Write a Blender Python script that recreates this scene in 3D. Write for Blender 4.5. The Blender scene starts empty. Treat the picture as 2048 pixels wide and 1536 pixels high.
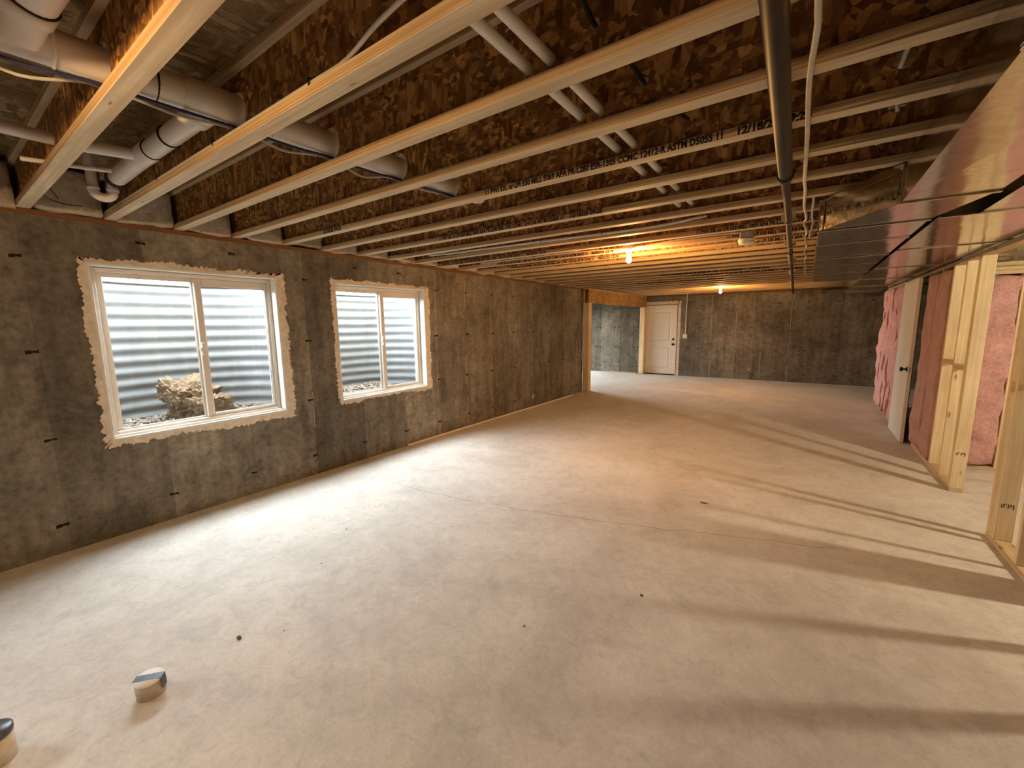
import bpy, math, random
from mathutils import Vector, Matrix, noise
random.seed(7)
S = bpy.context.scene
COL = S.collection

# ------------------------------------------------------------------ camera
cam_d = bpy.data.cameras.new('camera'); cam = bpy.data.objects.new('camera', cam_d); COL.objects.link(cam)
cam_d.sensor_width = 36.0; cam_d.lens = 832.67 * 36.0 / 2048.0; cam_d.clip_start = 0.02; cam_d.clip_end = 200
R_ = Vector((0.81799856, 0.5751003, -0.01174744)); U_ = Vector((-0.07199983, 0.12262872, 0.98983747)); F_ = Vector((-0.5706964, 0.80883982, -0.14171724))
CAM = Vector((4.13444, 0.0, 1.54284))
cam.matrix_world = Matrix(((R_.x, U_.x, -F_.x, CAM.x), (R_.y, U_.y, -F_.y, CAM.y), (R_.z, U_.z, -F_.z, CAM.z), (0, 0, 0, 1)))
S.camera = cam

# ------------------------------------------------------------------ sky, exposure
SKY = 16.0
w = bpy.data.worlds.new('sky'); S.world = w; w.use_nodes = True
bg = w.node_tree.nodes['Background']; bg.inputs[0].default_value = (0.93, 0.97, 1.0, 1); bg.inputs[1].default_value = SKY
S.view_settings.view_transform = 'Standard'; S.view_settings.look = 'None'
S.view_settings.exposure = 1.56; S.view_settings.gamma = 1.0; S.view_settings.use_curve_mapping = False
try:
    S.cycles.use_denoising = True
    S.cycles.max_bounces = 12; S.cycles.diffuse_bounces = 6; S.cycles.glossy_bounces = 4
    S.cycles.transmission_bounces = 8; S.cycles.transparent_max_bounces = 12
    S.cycles.caustics_reflective = False; S.cycles.caustics_refractive = False
    S.cycles.sample_clamp_indirect = 8.0
except Exception:
    pass
BULB_W = 30.0
SIDE_BULB_W = 78.0
NEAR_BULB_W = 17.0

# ------------------------------------------------------------------ dimensions (metres); x = 0 is the face of the window wall
ZT = 2.277      # top of the poured walls
ZJ = 2.314      # underside of the joists
ZS = 2.616      # underside of the subfloor
SP = 0.4064     # joist spacing
YJ0 = 0.4905    # centre of joist 0
YF = 12.712     # far wall
XR = 5.287      # face of the stud wall
YB = -4.0       # wall behind
XO = 8.7        # wall of the side room
YPOST = 8.65    # end of the window wall
XL = -3.6       # wall of the room past the opening

# ------------------------------------------------------------------ materials
MATS = {}
class NT:
    def __init__(s, name):
        s.m = bpy.data.materials.new(name); s.m.use_nodes = True
        s.t = s.m.node_tree; s.b = s.t.nodes['Principled BSDF']; s.pos = None
    def n(s, typ, **kw):
        nd = s.t.nodes.new(typ)
        for k, v in kw.items():
            if k.startswith('i_'):
                key = k[2:]; key = int(key) if key.isdigit() else key.replace('_', ' ')
                s.set(nd.inputs[key], v)
            else: setattr(nd, k, v)
        return nd
    def set(s, inp, v):
        if hasattr(v, 'is_output') or isinstance(v, bpy.types.NodeSocket): s.t.links.new(v, inp)
        else: inp.default_value = v
    def P(s):
        if s.pos is None: s.pos = s.n('ShaderNodeNewGeometry').outputs['Position']
        return s.pos
    def scaled(s, sc, rot=(0, 0, 0)):
        mp = s.n('ShaderNodeMapping', i_Vector=s.P()); mp.inputs['Scale'].default_value = sc; mp.inputs['Rotation'].default_value = rot
        return mp.outputs[0]
    def noise(s, scale=5, detail=4, rough=.55, vec=None, dist=0):
        return s.n('ShaderNodeTexNoise', i_Vector=vec or s.P(), i_Scale=scale, i_Detail=detail, i_Roughness=rough, i_Distortion=dist).outputs[0]
    def vor(s, scale, vec=None, feature='F1', out=0, rnd=1.0):
        return s.n('ShaderNodeTexVoronoi', feature=feature, i_Vector=vec or s.P(), i_Scale=scale, i_Randomness=rnd).outputs[out]
    def ramp(s, fac, stops):
        r = s.n('ShaderNodeValToRGB', i_Fac=fac); e = r.color_ramp.elements
        while len(e) < len(stops): e.new(.5)
        for el, (p, c) in zip(e, stops):
            el.position = p; el.color = (c, c, c, 1) if isinstance(c, (int, float)) else (*c, 1)
        return r.outputs[0]
    def mix(s, fac, a, b, mode='MIX'):
        m = s.n('ShaderNodeMix', data_type='RGBA', blend_type=mode)
        s.set(m.inputs[0], fac)
        for i, v in ((6, a), (7, b)):
            s.set(m.inputs[i], v if isinstance(v, bpy.types.NodeSocket) else ((v, v, v, 1) if isinstance(v, (int, float)) else (*v[:3], 1)))
        return m.outputs[2]
    def math(s, op, a, b=0.0, c=0.0):
        m = s.n('ShaderNodeMath', operation=op); s.set(m.inputs[0], a); s.set(m.inputs[1], b)
        if op in ('MULTIPLY_ADD', 'COMPARE'): s.set(m.inputs[2], c)
        return m.outputs[0]
    def sep(s, vec=None):
        return s.n('ShaderNodeSeparateXYZ', i_Vector=vec or s.P()).outputs
    def bump(s, h, strength=.3, dist=.01):
        b = s.n('ShaderNodeBump', i_Height=h, i_Strength=strength, i_Distance=dist)
        s.t.links.new(b.outputs[0], s.b.inputs['Normal'])
    def out(s, col=None, rough=.8, metal=0, spec=.3, **kw):
        if col is not None: s.set(s.b.inputs['Base Color'], col if isinstance(col, bpy.types.NodeSocket) else (*col[:3], 1))
        s.set(s.b.inputs['Roughness'], rough); s.set(s.b.inputs['Metallic'], metal); s.b.inputs['Specular IOR Level'].default_value = spec
        for k, v in kw.items(): s.set(s.b.inputs[k.replace('_', ' ')], v)
        MATS[s.m.name] = s.m
        return s.m

def simple(name, col, rough=.6, metal=0, var=.12, scale=12, bump=0, spec=.3):
    t = NT(name); n = t.noise(scale, 5)
    f = t.ramp(n, [(.25, 1 - var), (.75, 1 + var * .6)])
    c = t.mix(1, col, f, 'MULTIPLY')
    if bump: t.bump(t.noise(scale * 6, 5), bump, .004)
    return t.out(c, rough, metal, spec)

def mk_concrete_wall():
    t = NT('poured_concrete'); x, y, z = t.sep()
    h = t.math('ADD', x, y)
    comb = t.n('ShaderNodeCombineXYZ', i_0=h, i_1=t.math('MULTIPLY', z, .12), i_2=0.0).outputs[0]
    pan = t.math('FLOOR', t.math('DIVIDE', t.math('ADD', h, .165), .61))
    wn = t.n('ShaderNodeTexWhiteNoise', noise_dimensions='1D', i_W=pan).outputs[0]
    big = t.noise(1.3, 6, .6); fine = t.noise(22, 6, .65); streak = t.noise(9, 4, .6, comb)
    blot = t.noise(4.5, 7, .68, dist=.8)
    c = t.ramp(big, [(.3, (.128, .112, .086)), (.55, (.195, .174, .138)), (.75, (.275, .252, .208))])
    c = t.mix(1, c, t.ramp(fine, [(.3, .66), (.5, 1.0), (.72, 1.28)]), 'MULTIPLY')
    c = t.mix(1, c, t.ramp(blot, [(.32, .62), (.5, 1.0), (.7, 1.25)]), 'MULTIPLY')
    c = t.mix(1, c, t.ramp(streak, [(.3, .70), (.5, 1.0), (.72, 1.25)]), 'MULTIPLY')
    c = t.mix(1, c, t.ramp(wn, [(0, .74), (1, 1.3)]), 'MULTIPLY')
    pits = t.vor(38); c = t.mix(t.ramp(pits, [(.03, .55), (.07, 0)]), c, (.08, .07, .055))
    t.bump(t.mix(.5, fine, t.noise(70, 4)), .25, .006)
    return t.out(c, .85)
mk_concrete_wall()

def mk_floor():
    t = NT('troweled_floor')
    big = t.noise(.7, 5, .6, dist=.6); mid = t.noise(3.2, 6, .62, dist=1.2); fine = t.noise(60, 5, .7)
    c = t.ramp(big, [(.3, (.585, .545, .50)), (.55, (.685, .65, .605)), (.75, (.73, .71, .665))])
    c = t.mix(1, c, t.ramp(mid, [(.3, .86), (.55, 1.0), (.75, 1.06)]), 'MULTIPLY')
    c = t.mix(1, c, t.ramp(t.noise(11, 7, .7, dist=1.5), [(.3, .86), (.5, 1.0), (.7, 1.08)]), 'MULTIPLY')
    c = t.mix(1, c, t.ramp(fine, [(.25, .88), (.5, 1.0), (.75, 1.08)]), 'MULTIPLY')
    spk = t.vor(11, rnd=1.0); c = t.mix(t.ramp(spk, [(.012, .7), (.028, 0)]), c, (.2, .15, .11))
    t.bump(t.mix(.4, mid, fine), .12, .01)
    return t.out(c, t.ramp(mid, [(.3, .62), (.7, .8)]), 0, .35)
mk_floor()

def mk_osb(name, dark, light, flip):
    t = NT(name)
    v1 = t.scaled((10, 26, 60) if flip else (44, 30, 15), (0, .5, 0)); v2 = t.scaled((46, 10, 20) if flip else (34, 30, 52), (.1, -.75, .2))
    a = t.vor(1, v1, 'F1', 1); b = t.vor(1, v2, 'F1', 1)
    ag = t.n('ShaderNodeSeparateColor', i_0=a).outputs[0]; bgc = t.n('ShaderNodeSeparateColor', i_0=b).outputs[1]
    sel = t.ramp(t.noise(9, 4), [(.47, 0), (.53, 1)])
    f = t.mix(sel, ag, bgc)
    c = t.ramp(f, [(0, dark), (.55, tuple((p * .6 + q * .4) for p, q in zip(dark, light))), (.9, light), (1, tuple(min(1, q * 1.35) for q in light))])
    c = t.mix(1, c, t.ramp(t.noise(2.2, 5), [(.3, .72), (.7, 1.15)]), 'MULTIPLY')
    c = t.mix(1, c, t.ramp(t.noise(110, 3), [(.3, .8), (.7, 1.15)]), 'MULTIPLY')
    t.bump(f, .3, .003)
    return t.out(c, .75)
mk_osb('osb_web', (.13, .050, .013), (.58, .295, .10), False)
mk_osb('osb_subfloor', (.19, .12, .055), (.42, .31, .17), True)
mk_osb('osb_header', (.30, .17, .06), (.52, .33, .14), False)

def mk_wood(name, a, b, axis, ring=30, knots=True):
    t = NT(name); sc = [34, 34, 34]; sc[axis] = 1.2
    g = t.noise(1, 5, .6, t.scaled(tuple(sc)), .8)
    c = t.ramp(g, [(.3, a), (.5, tuple((p + q) / 2 for p, q in zip(a, b))), (.7, b)])
    c = t.mix(1, c, t.ramp(t.noise(2.5, 4), [(.3, .86), (.7, 1.08)]), 'MULTIPLY')
    if knots:
        ks = [9, 9, 9]; ks[axis] = 3.2
        k = t.vor(1, t.scaled(tuple(ks))); c = t.mix(t.ramp(k, [(.06, .75), (.13, 0)]), c, (.22, .11, .04))
    t.bump(g, .15, .002)
    return t.out(c, .65)
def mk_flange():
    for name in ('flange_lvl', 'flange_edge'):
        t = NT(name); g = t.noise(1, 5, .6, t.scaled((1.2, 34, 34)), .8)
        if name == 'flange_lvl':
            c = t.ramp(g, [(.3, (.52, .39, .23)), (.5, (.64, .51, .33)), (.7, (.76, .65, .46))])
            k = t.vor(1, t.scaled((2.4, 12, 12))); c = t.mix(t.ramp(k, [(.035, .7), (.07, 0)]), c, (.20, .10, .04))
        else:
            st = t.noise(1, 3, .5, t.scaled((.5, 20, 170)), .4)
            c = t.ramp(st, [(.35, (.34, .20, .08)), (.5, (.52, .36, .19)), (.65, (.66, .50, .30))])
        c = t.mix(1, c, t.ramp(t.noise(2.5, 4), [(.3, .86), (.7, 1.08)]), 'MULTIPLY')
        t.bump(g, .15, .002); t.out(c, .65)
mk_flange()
mk_wood('stud_pine', (.66, .49, .27), (.86, .72, .47), 2)
mk_wood('plate_pine', (.50, .35, .18), (.70, .54, .32), 1)
mk_wood('plate_pine_x', (.50, .35, .18), (.70, .54, .32), 0)
mk_wood('treated_sill', (.13, .055, .018), (.21, .095, .032), 1, knots=False)
mk_wood('jamb_primer', (.33, .10, .05), (.42, .15, .08), 2, knots=False)

def mk_galv():
    t = NT('galvanised_duct')
    n1 = t.noise(2.1, 3, .5, t.scaled((1.6, .8, 1.6))); n2 = t.noise(55, 4)
    c = t.ramp(t.vor(26, None, 'F1', 1), [(0, (.50, .47, .43)), (1, (.66, .63, .58))])
    t.bump(n1, .10, .05)
    return t.out(c, t.ramp(n2, [(.3, .10), (.7, .20)]), 1.0, .5)
mk_galv()
def mk_well():
    t = NT('galvanised_well')
    c = t.ramp(t.noise(7, 5), [(.3, (.15, .157, .165)), (.7, (.19, .198, .205))])
    return t.out(c, .45, 0.0, .4)
mk_well()
def mk_fluff(name, dark, mid, light, scale=34):
    t = NT(name)
    n = t.noise(scale, 8, .72, dist=1.4); n2 = t.noise(6, 4)
    c = t.ramp(n, [(.28, dark), (.5, mid), (.72, light)])
    c = t.mix(1, c, t.ramp(n2, [(.3, .82), (.7, 1.1)]), 'MULTIPLY')
    t.bump(n, .7, .02)
    m = t.out(c, 1.0, 0, .05)
    return m
mk_fluff('pink_fibreglass', (.52, .24, .22), (.72, .41, .38), (.84, .58, .53))
mk_fluff('faced_fibreglass', (.56, .31, .28), (.67, .41, .37), (.75, .50, .455), 60)
mk_fluff('tan_fibreglass', (.40, .31, .20), (.58, .48, .34), (.72, .62, .47), 26)
mk_fluff('bale_fibre', (.08, .05, .03), (.20, .14, .09), (.36, .27, .19), 55)
mk_fluff('dry_grass', (.16, .12, .012), (.26, .21, .02), (.34, .29, .05), 20)
simple('gravel_stone', (.24, .20, .165), .9, var=.4, scale=30, bump=.3)
simple('white_pvc', (.74, .69, .61), .38, var=.1, scale=9)
simple('vinyl_frame', (.66, .60, .53), .45, var=.05, scale=6)
simple('buck_white', (.72, .72, .66), .6, var=.14, scale=14)
simple('mortar', (.72, .64, .53), .9, var=.25, scale=20, bump=.4)
simple('door_paint', (.72, .68, .59), .5, var=.04, scale=5)
simple('black_metal', (.012, .011, .010), .4, metal=.3, var=.2)
simple('black_iron', (.032, .025, .019), .5, metal=.55, var=.35, scale=20)
simple('dark_rubber', (.018, .017, .017), .6, var=.2)
simple('blue_cable', (.03, .035, .08), .5, var=.2)
simple('grey_cable', (.45, .42, .38), .5, var=.2)
simple('white_cable', (.70, .66, .58), .5, var=.15, scale=25)
simple('tie_metal', (.014, .011, .008), .7, metal=.3, var=.3)
simple('stamp_ink', (.015, .013, .012), .8, var=.2)
simple('crack_dark', (.12, .095, .075), .95, var=.3)
simple('tape_silver', (.10, .105, .125), .35, metal=.4, var=.3, scale=40)
simple('cap_white', (.90, .90, .90), .4, var=.05)
simple('porcelain', (.80, .77, .70), .3, var=.04)
simple('box_grey', (.30, .27, .23), .55, var=.12)
simple('detector_white', (.78, .76, .70), .45, var=.04)
simple('stick_pale', (.82, .70, .58), .5, var=.1)
simple('plank_pale', (.58, .46, .30), .7, var=.15)
simple('soil', (.14, .10, .06), .95, var=.3, scale=5)
simple('steel_zinc', (.5, .49, .46), .3, metal=.9, var=.1)
def mk_glass():
    t = NT('window_glass'); nt = t.t
    tr = t.n('ShaderNodeBsdfTransparent'); tr.inputs[0].default_value = (.93, .96, .96, 1)
    gl = t.n('ShaderNodeBsdfGlossy'); gl.inputs['Roughness'].default_value = .02
    lw = t.n('ShaderNodeLayerWeight'); lw.inputs['Blend'].default_value = .5
    fac = t.math('MULTIPLY_ADD', t.math('POWER', lw.outputs['Facing'], 5.0), .5, .03)
    mx = t.n('ShaderNodeMixShader'); nt.links.new(fac, mx.inputs[0]); nt.links.new(tr.outputs[0], mx.inputs[1]); nt.links.new(gl.outputs[0], mx.inputs[2])
    nt.links.new(mx.outputs[0], nt.nodes['Material Output'].inputs[0]); MATS['window_glass'] = t.m
mk_glass()
def mk_emit(name, col, st):
    # clear glass envelope, glowing: light from the filament passes through it
    t = NT(name); nt = t.t
    em = t.n('ShaderNodeEmission'); em.inputs[0].default_value = (*col, 1); em.inputs[1].default_value = st
    tr = t.n('ShaderNodeBsdfTransparent'); ad = t.n('ShaderNodeAddShader')
    nt.links.new(em.outputs[0], ad.inputs[0]); nt.links.new(tr.outputs[0], ad.inputs[1]); nt.links.new(ad.outputs[0], nt.nodes['Material Output'].inputs[0]); MATS[name] = t.m
mk_emit('bulb_lit', (1.0, .62, .22), 7.0)

# ------------------------------------------------------------------ mesh helpers
class MB:
    def __init__(s, base=(0, 0, 0)):
        s.v = []; s.f = []; s.sm = []; s.o = Vector(base)
    def add(s, vs, fs, smooth=False):
        n = len(s.v); s.v += [tuple(Vector(v) - s.o) for v in vs]; s.f += [tuple(i + n for i in f) for f in fs]; s.sm += [smooth] * len(fs); return s
    def box(s, x0, x1, y0, y1, z0, z1):
        x0, x1 = min(x0, x1), max(x0, x1); y0, y1 = min(y0, y1), max(y0, y1); z0, z1 = min(z0, z1), max(z0, z1)
        v = [(x, y, z) for z in (z0, z1) for y in (y0, y1) for x in (x0, x1)]
        return s.add(v, [(0, 2, 3, 1), (4, 5, 7, 6), (0, 1, 5, 4), (2, 6, 7, 3), (0, 4, 6, 2), (1, 3, 7, 5)])
    def bbox(s, x0, x1, y0, y1, z0, z1, b=.003):
        """box with chamfered edges"""
        c = Vector(((x0 + x1) / 2, (y0 + y1) / 2, (z0 + z1) / 2)); h = (abs(x1 - x0) / 2, abs(y1 - y0) / 2, abs(z1 - z0) / 2)
        b = min(b, min(h) * .45); V = []; idx = {}
        for sx in (-1, 1):
            for sy in (-1, 1):
                for sz in (-1, 1):
                    sg = (sx, sy, sz)
                    for a in range(3):
                        p = [sg[k] * (h[k] - (0 if k == a else b)) for k in range(3)]
                        idx[(sg, a)] = len(V); V.append(c + Vector(p))
        Fs = []
        for a in range(3):
            o1, o2 = (a + 1) % 3, (a + 2) % 3
            for sa in (-1, 1):
                q = []
                for s1, s2 in ((-1, -1), (1, -1), (1, 1), (-1, 1)):
                    sg = [0, 0, 0]; sg[a] = sa; sg[o1] = s1; sg[o2] = s2; q.append(idx[(tuple(sg), a)])
                Fs.append(tuple(q if sa > 0 else q[::-1]))
        for a in range(3):
            o1, o2 = (a + 1) % 3, (a + 2) % 3
            for s1 in (-1, 1):
                for s2 in (-1, 1):
                    sg0 = [0, 0, 0]; sg0[a] = -1; sg0[o1] = s1; sg0[o2] = s2; sg1 = list(sg0); sg1[a] = 1
                    Fs.append((idx[(tuple(sg0), o1)], idx[(tuple(sg1), o1)], idx[(tuple(sg1), o2)], idx[(tuple(sg0), o2)]))
        for sx in (-1, 1):
            for sy in (-1, 1):
                for sz in (-1, 1):
                    Fs.append(tuple(idx[((sx, sy, sz), a)] for a in range(3)))
        return s.add(V, Fs)
    def tube(s, pts, r, n=14, cap=True, closed=False):
        pts = [Vector(p) for p in pts]; rs = r if isinstance(r, (list, tuple)) else [r] * len(pts)
        T = []
        for i in range(len(pts)):
            a = pts[max(i - 1, 0)]; b = pts[min(i + 1, len(pts) - 1)]; T.append((b - a).normalized())
        u = T[0].orthogonal().normalized(); V = []; Fs = []
        for i, p in enumerate(pts):
            u = (u - T[i] * u.dot(T[i])).normalized(); v = T[i].cross(u)
            for k in range(n):
                a = 2 * math.pi * k / n; V.append(p + (u * math.cos(a) + v * math.sin(a)) * rs[i])
        for i in range(len(pts) - 1):
            for k in range(n):
                Fs.append((i * n + k, i * n + (k + 1) % n, (i + 1) * n + (k + 1) % n, (i + 1) * n + k))
        s.add(V, Fs, True)
        if cap:
            m = (len(pts) - 1) * n
            s.add(V[:n], [tuple(range(n))[::-1]]); s.add(V[m:], [tuple(range(n))])
        return s
    def lathe(s, c, prof, n=20, ax=(0, 0, 1)):
        """prof: (radius, distance along ax) pairs"""
        ax = Vector(ax).normalized(); c = Vector(c); u = ax.orthogonal().normalized(); v = ax.cross(u); V = []; Fs = []
        for r, z in prof:
            for k in range(n):
                a = 2 * math.pi * k / n; V.append(c + ax * z + (u * math.cos(a) + v * math.sin(a)) * max(r, 1e-5))
        for i in range(len(prof) - 1):
            for k in range(n):
                Fs.append((i * n + k, i * n + (k + 1) % n, (i + 1) * n + (k + 1) % n, (i + 1) * n + k))
        Fs.append(tuple(range(n))[::-1]); m = (len(prof) - 1) * n; Fs.append(tuple(range(m, m + n)))
        return s.add(V, Fs, True)
    def build(s, name, mat, parent=None, loc=None):
        me = bpy.data.meshes.new(name); me.from_pydata(s.v, [], s.f); me.update()
        me.polygons.foreach_set('use_smooth', s.sm)
        if mat: me.materials.append(MATS[mat])
        o = bpy.data.objects.new(name, me); COL.objects.link(o)
        if parent is not None: o.parent = parent
        o.location = loc if loc is not None else (s.o if parent is None else s.o - WB(parent))
        return o
def WB(o):
    p = Vector(o.location)
    while o.parent: o = o.parent; p = p + Vector(o.location)
    return p
def tag(o, label, cat, group=None, kind=None):
    o['label'] = label; o['category'] = cat
    if group: o['group'] = group
    if kind: o['kind'] = kind
    return o
def thing(name, loc, label, cat, group=None, kind=None):
    o = bpy.data.objects.new(name, None); o.empty_display_size = .05; COL.objects.link(o); o.location = loc
    return tag(o, label, cat, group, kind)
def fm(base): return MB(base)
def part(parent, name, mat, fn):
    m = MB(); fn(m); return m.build(name, mat, parent, loc=-WB(parent))
def fn3(v, s): return noise.noise(Vector(v) * s)

def wall_panel(name, label, axis, u0, u1, z0, z1, face, thick, holes=(), mat='poured_concrete', cat='wall'):
    """wall in plane axis=face (0: x, 1: y), running u0..u1; thickness goes from face to face+thick; rectangular holes (a,b,za,zb)"""
    us = sorted({u0, u1, *[h[0] for h in holes], *[h[1] for h in holes]}); zs = sorted({z0, z1, *[h[2] for h in holes], *[h[3] for h in holes]})
    P = (lambda d, u, z: (d, u, z)) if axis == 0 else (lambda d, u, z: (u, d, z))
    m = MB()
    def ishole(a, b, c, d):
        return any(h[0] <= a + 1e-6 and b <= h[1] + 1e-6 and h[2] <= c + 1e-6 and d <= h[3] + 1e-6 for h in holes)
    fa, fb = face, face + thick
    for i in range(len(us) - 1):
        for j in range(len(zs) - 1):
            a, b, c, d = us[i], us[i + 1], zs[j], zs[j + 1]
            if ishole(a, b, c, d): continue
            for f in (fa, fb): m.add([P(f, a, c), P(f, b, c), P(f, b, d), P(f, a, d)], [(0, 1, 2, 3)])
    for (a, b, c, d) in [(u0, u1, z0, z1), *holes]:
        m.add([P(fa, a, c), P(fb, a, c), P(fb, b, c), P(fa, b, c), P(fa, a, d), P(fb, a, d), P(fb, b, d), P(fa, b, d)], [(0, 1, 2, 3), (4, 7, 6, 5), (0, 4, 5, 1), (3, 2, 6, 7)])
    o = m.build(name, mat); tag(o, label, cat, kind='structure'); return o

# ================================================================== STRUCTURE
m = MB(); m.box(XL - .3, XO + .3, YB - .3, YF + .3, -.12, 0)
floor = m.build('floor', 'troweled_floor'); tag(floor, 'pale troweled concrete slab floor with a thin wandering crack', 'floor', kind='structure')
m = MB(); m.box(-.22, XO + .3, YB - .3, YF + .3, ZS, ZS + .02); m.box(XL - .3, -.22, YPOST - .25, YF + .3, ZS, ZS + .02)
tag(m.build('ceiling', 'osb_subfloor'), 'brown strand board subfloor above the open joists', 'ceiling', kind='structure')

WZ0, WZ1 = .72, 2.01
W1 = (.735, 2.02); DW = 1.872; W2 = (W1[0] + DW, W1[1] + DW); W3 = (W1[0] - 3.1, W1[1] - 3.1)   # the pipe stubs' second shadows point back to the wall here
wall_left = wall_panel('wall_left', 'brown-grey poured concrete wall holding the two sliding windows', 0, YB, YPOST, 0, ZT, 0.0, -.2,
    [(W1[0], W1[1], WZ0, WZ1), (W2[0], W2[1], WZ0, WZ1), (W3[0], W3[1], WZ0, WZ1)])
wall_far = wall_panel('wall_back', 'poured concrete wall holding the white two-panel door', 1, XL, XO, 0, ZT, YF, .2, [(.05, 1.06, 0, 2.07)])
wall_panel('wall_behind', 'poured concrete wall at the near end of the basement', 1, -.2, XO, 0, ZT, YB, -.2)
wall_panel('wall_side_room', 'poured concrete outer wall of the room past the studs', 0, YB, YF, 0, ZT, XO, .2)
LW = (9.5, 12.1)
wall_panel('wall_bay_end', 'poured concrete end wall of the bay past the header', 0, YPOST, YF, 0, ZT, XL, -.2, [(LW[0], LW[1], .5, 2.1)])
wall_panel('wall_bay_return', 'poured concrete return wall of the bay past the header', 1, XL, -.2, 0, ZT, YPOST, -.2)
# rim boards and sill plates close the joist space
m = MB(); m.box(-.20, -.165, YB - .2, YPOST, ZT, ZS); m.box(XL - .2, XO + .2, YF + .14, YF + .18, ZT, ZS); m.box(-.2, XO + .2, YB - .18, YB - .14, ZT, ZS)
m.box(XO + .14, XO + .18, YB - .2, YF + .2, ZT, ZS); m.box(XL - .18, XL - .14, YPOST - .2, YF + .2, ZT, ZS); m.box(XL - .2, -.165, YPOST - .19, YPOST - .15, ZT, ZS)
tag(m.build('trim_1', 'osb_subfloor'), 'strand board rim around the joist ends', 'rim board', kind='structure')
m = MB(); m.bbox(-.14, .004, YB, YPOST, ZT, ZJ)
tag(m.build('trim_2', 'treated_sill'), 'reddish treated sill plate on top of the window wall', 'sill plate', kind='structure')
m = MB(); m.bbox(XL, XO, YF + .0, YF + .14, ZT, ZJ); tag(m.build('trim_3', 'treated_sill'), 'reddish treated sill plate on top of the wall with the white door', 'sill plate', kind='structure')

# form ties and form seams on the poured walls
def ties(parent, pts, axis, face):
    for (u, z) in pts:
        w_ = random.uniform(.048, .068); h_ = random.uniform(.018, .026); d = .004
        tilt = random.uniform(-.004, .004)
        def f(mm, u=u, z=z, w_=w_, h_=h_, tilt=tilt):
            P = (lambda e, a, b: (face + e, a, b)) if axis == 0 else (lambda e, a, b: (a, face - e, b))
            ring = [(-w_ / 2, -h_ / 2 - tilt), (-w_ * .1, -h_ / 2), (w_ * .05, -h_ * .2), (w_ / 2, -h_ / 2 + tilt), (w_ / 2, h_ / 2 + tilt), (w_ * .05, h_ * .35), (-w_ * .1, h_ / 2), (-w_ / 2, h_ / 2 - tilt)]
            n = len(ring)
            V = [P(0.0005, u + a, z + b) for a, b in ring] + [P(d, u + a * .8, z + b * .8) for a, b in ring]
            mm.add(V, [tuple(range(n, 2 * n))] + [(i, (i + 1) % n, n + (i + 1) % n, n + i) for i in range(n)])
        part(parent, 'form_tie', 'tie_metal', f)
pts = []
for k in range(-1, 14):
    y = .44 + .61 * k + 0.0
    for z in (2.012, 1.405, .80, .20):
        inw = any(a - .05 < y < b + .05 and WZ0 - .06 < z < WZ1 + .06 for a, b in (W1, W2))
        if inw:
            if z > 2: pts.append((y, 2.177))
            continue
        if y < YPOST - .1: pts.append((y + random.uniform(-.02, .02), z + random.uniform(-.006, .006)))
ties(wall_left, pts, 0, 0.0)
pts = []
for x in [-3.2 + .61 * k for k in range(15)]:
    if -.05 < x < 1.3: continue
    for z in (2.0, 1.4, .8, .2):
        if x > 0: pts.append((x + random.uniform(-.03, .03), z + random.uniform(-.01, .01)))
        else: pts += [(x - .06, z), (x + .06, z)]
ties(wall_far, pts, 1, YF)
def seams(parent, us, axis, face):
    for u in us:
        h0 = 0.0
        while h0 < ZT - .05:
            h1 = min(ZT - .01, h0 + random.uniform(.25, .9)); w_ = random.uniform(.005, .011); d = random.uniform(.002, .004)
            if random.random() < .72:
                def f(mm, a=h0, b=h1, w_=w_, d=d, u=u + random.uniform(-.003, .003)):
                    if axis == 0: mm.add([(face, u - w_, a), (face, u + w_, a), (face, u + w_, b), (face, u - w_, b), (face + d, u, a + .01), (face + d, u + .001, b - .01)], [(0, 1, 4), (1, 2, 5, 4), (2, 3, 5), (3, 0, 4, 5)])
                    else: mm.add([(u - w_, face, a), (u + w_, face, a), (u + w_, face, b), (u - w_, face, b), (u, face - d, a + .01), (u, face - d, b - .01)], [(0, 4, 1), (1, 4, 5, 2), (2, 5, 3), (3, 5, 4, 0)])
                part(parent, 'form_seam', 'seam_lime', f)
            h0 = h1 + random.uniform(.02, .2)
simple('seam_lime', (.34, .295, .22), .9, var=.35, scale=18)
seams(wall_left, [y + .005 for y in [.44 + .61 * k - .03 for k in (6, 7, 8, 9, 10, 11, 12, 13)]] + [2.28, 4.1], 0, 0.0)
seams(wall_far, [1.95, 2.56, 3.17, 3.78, 4.4], 1, YF)

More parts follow.
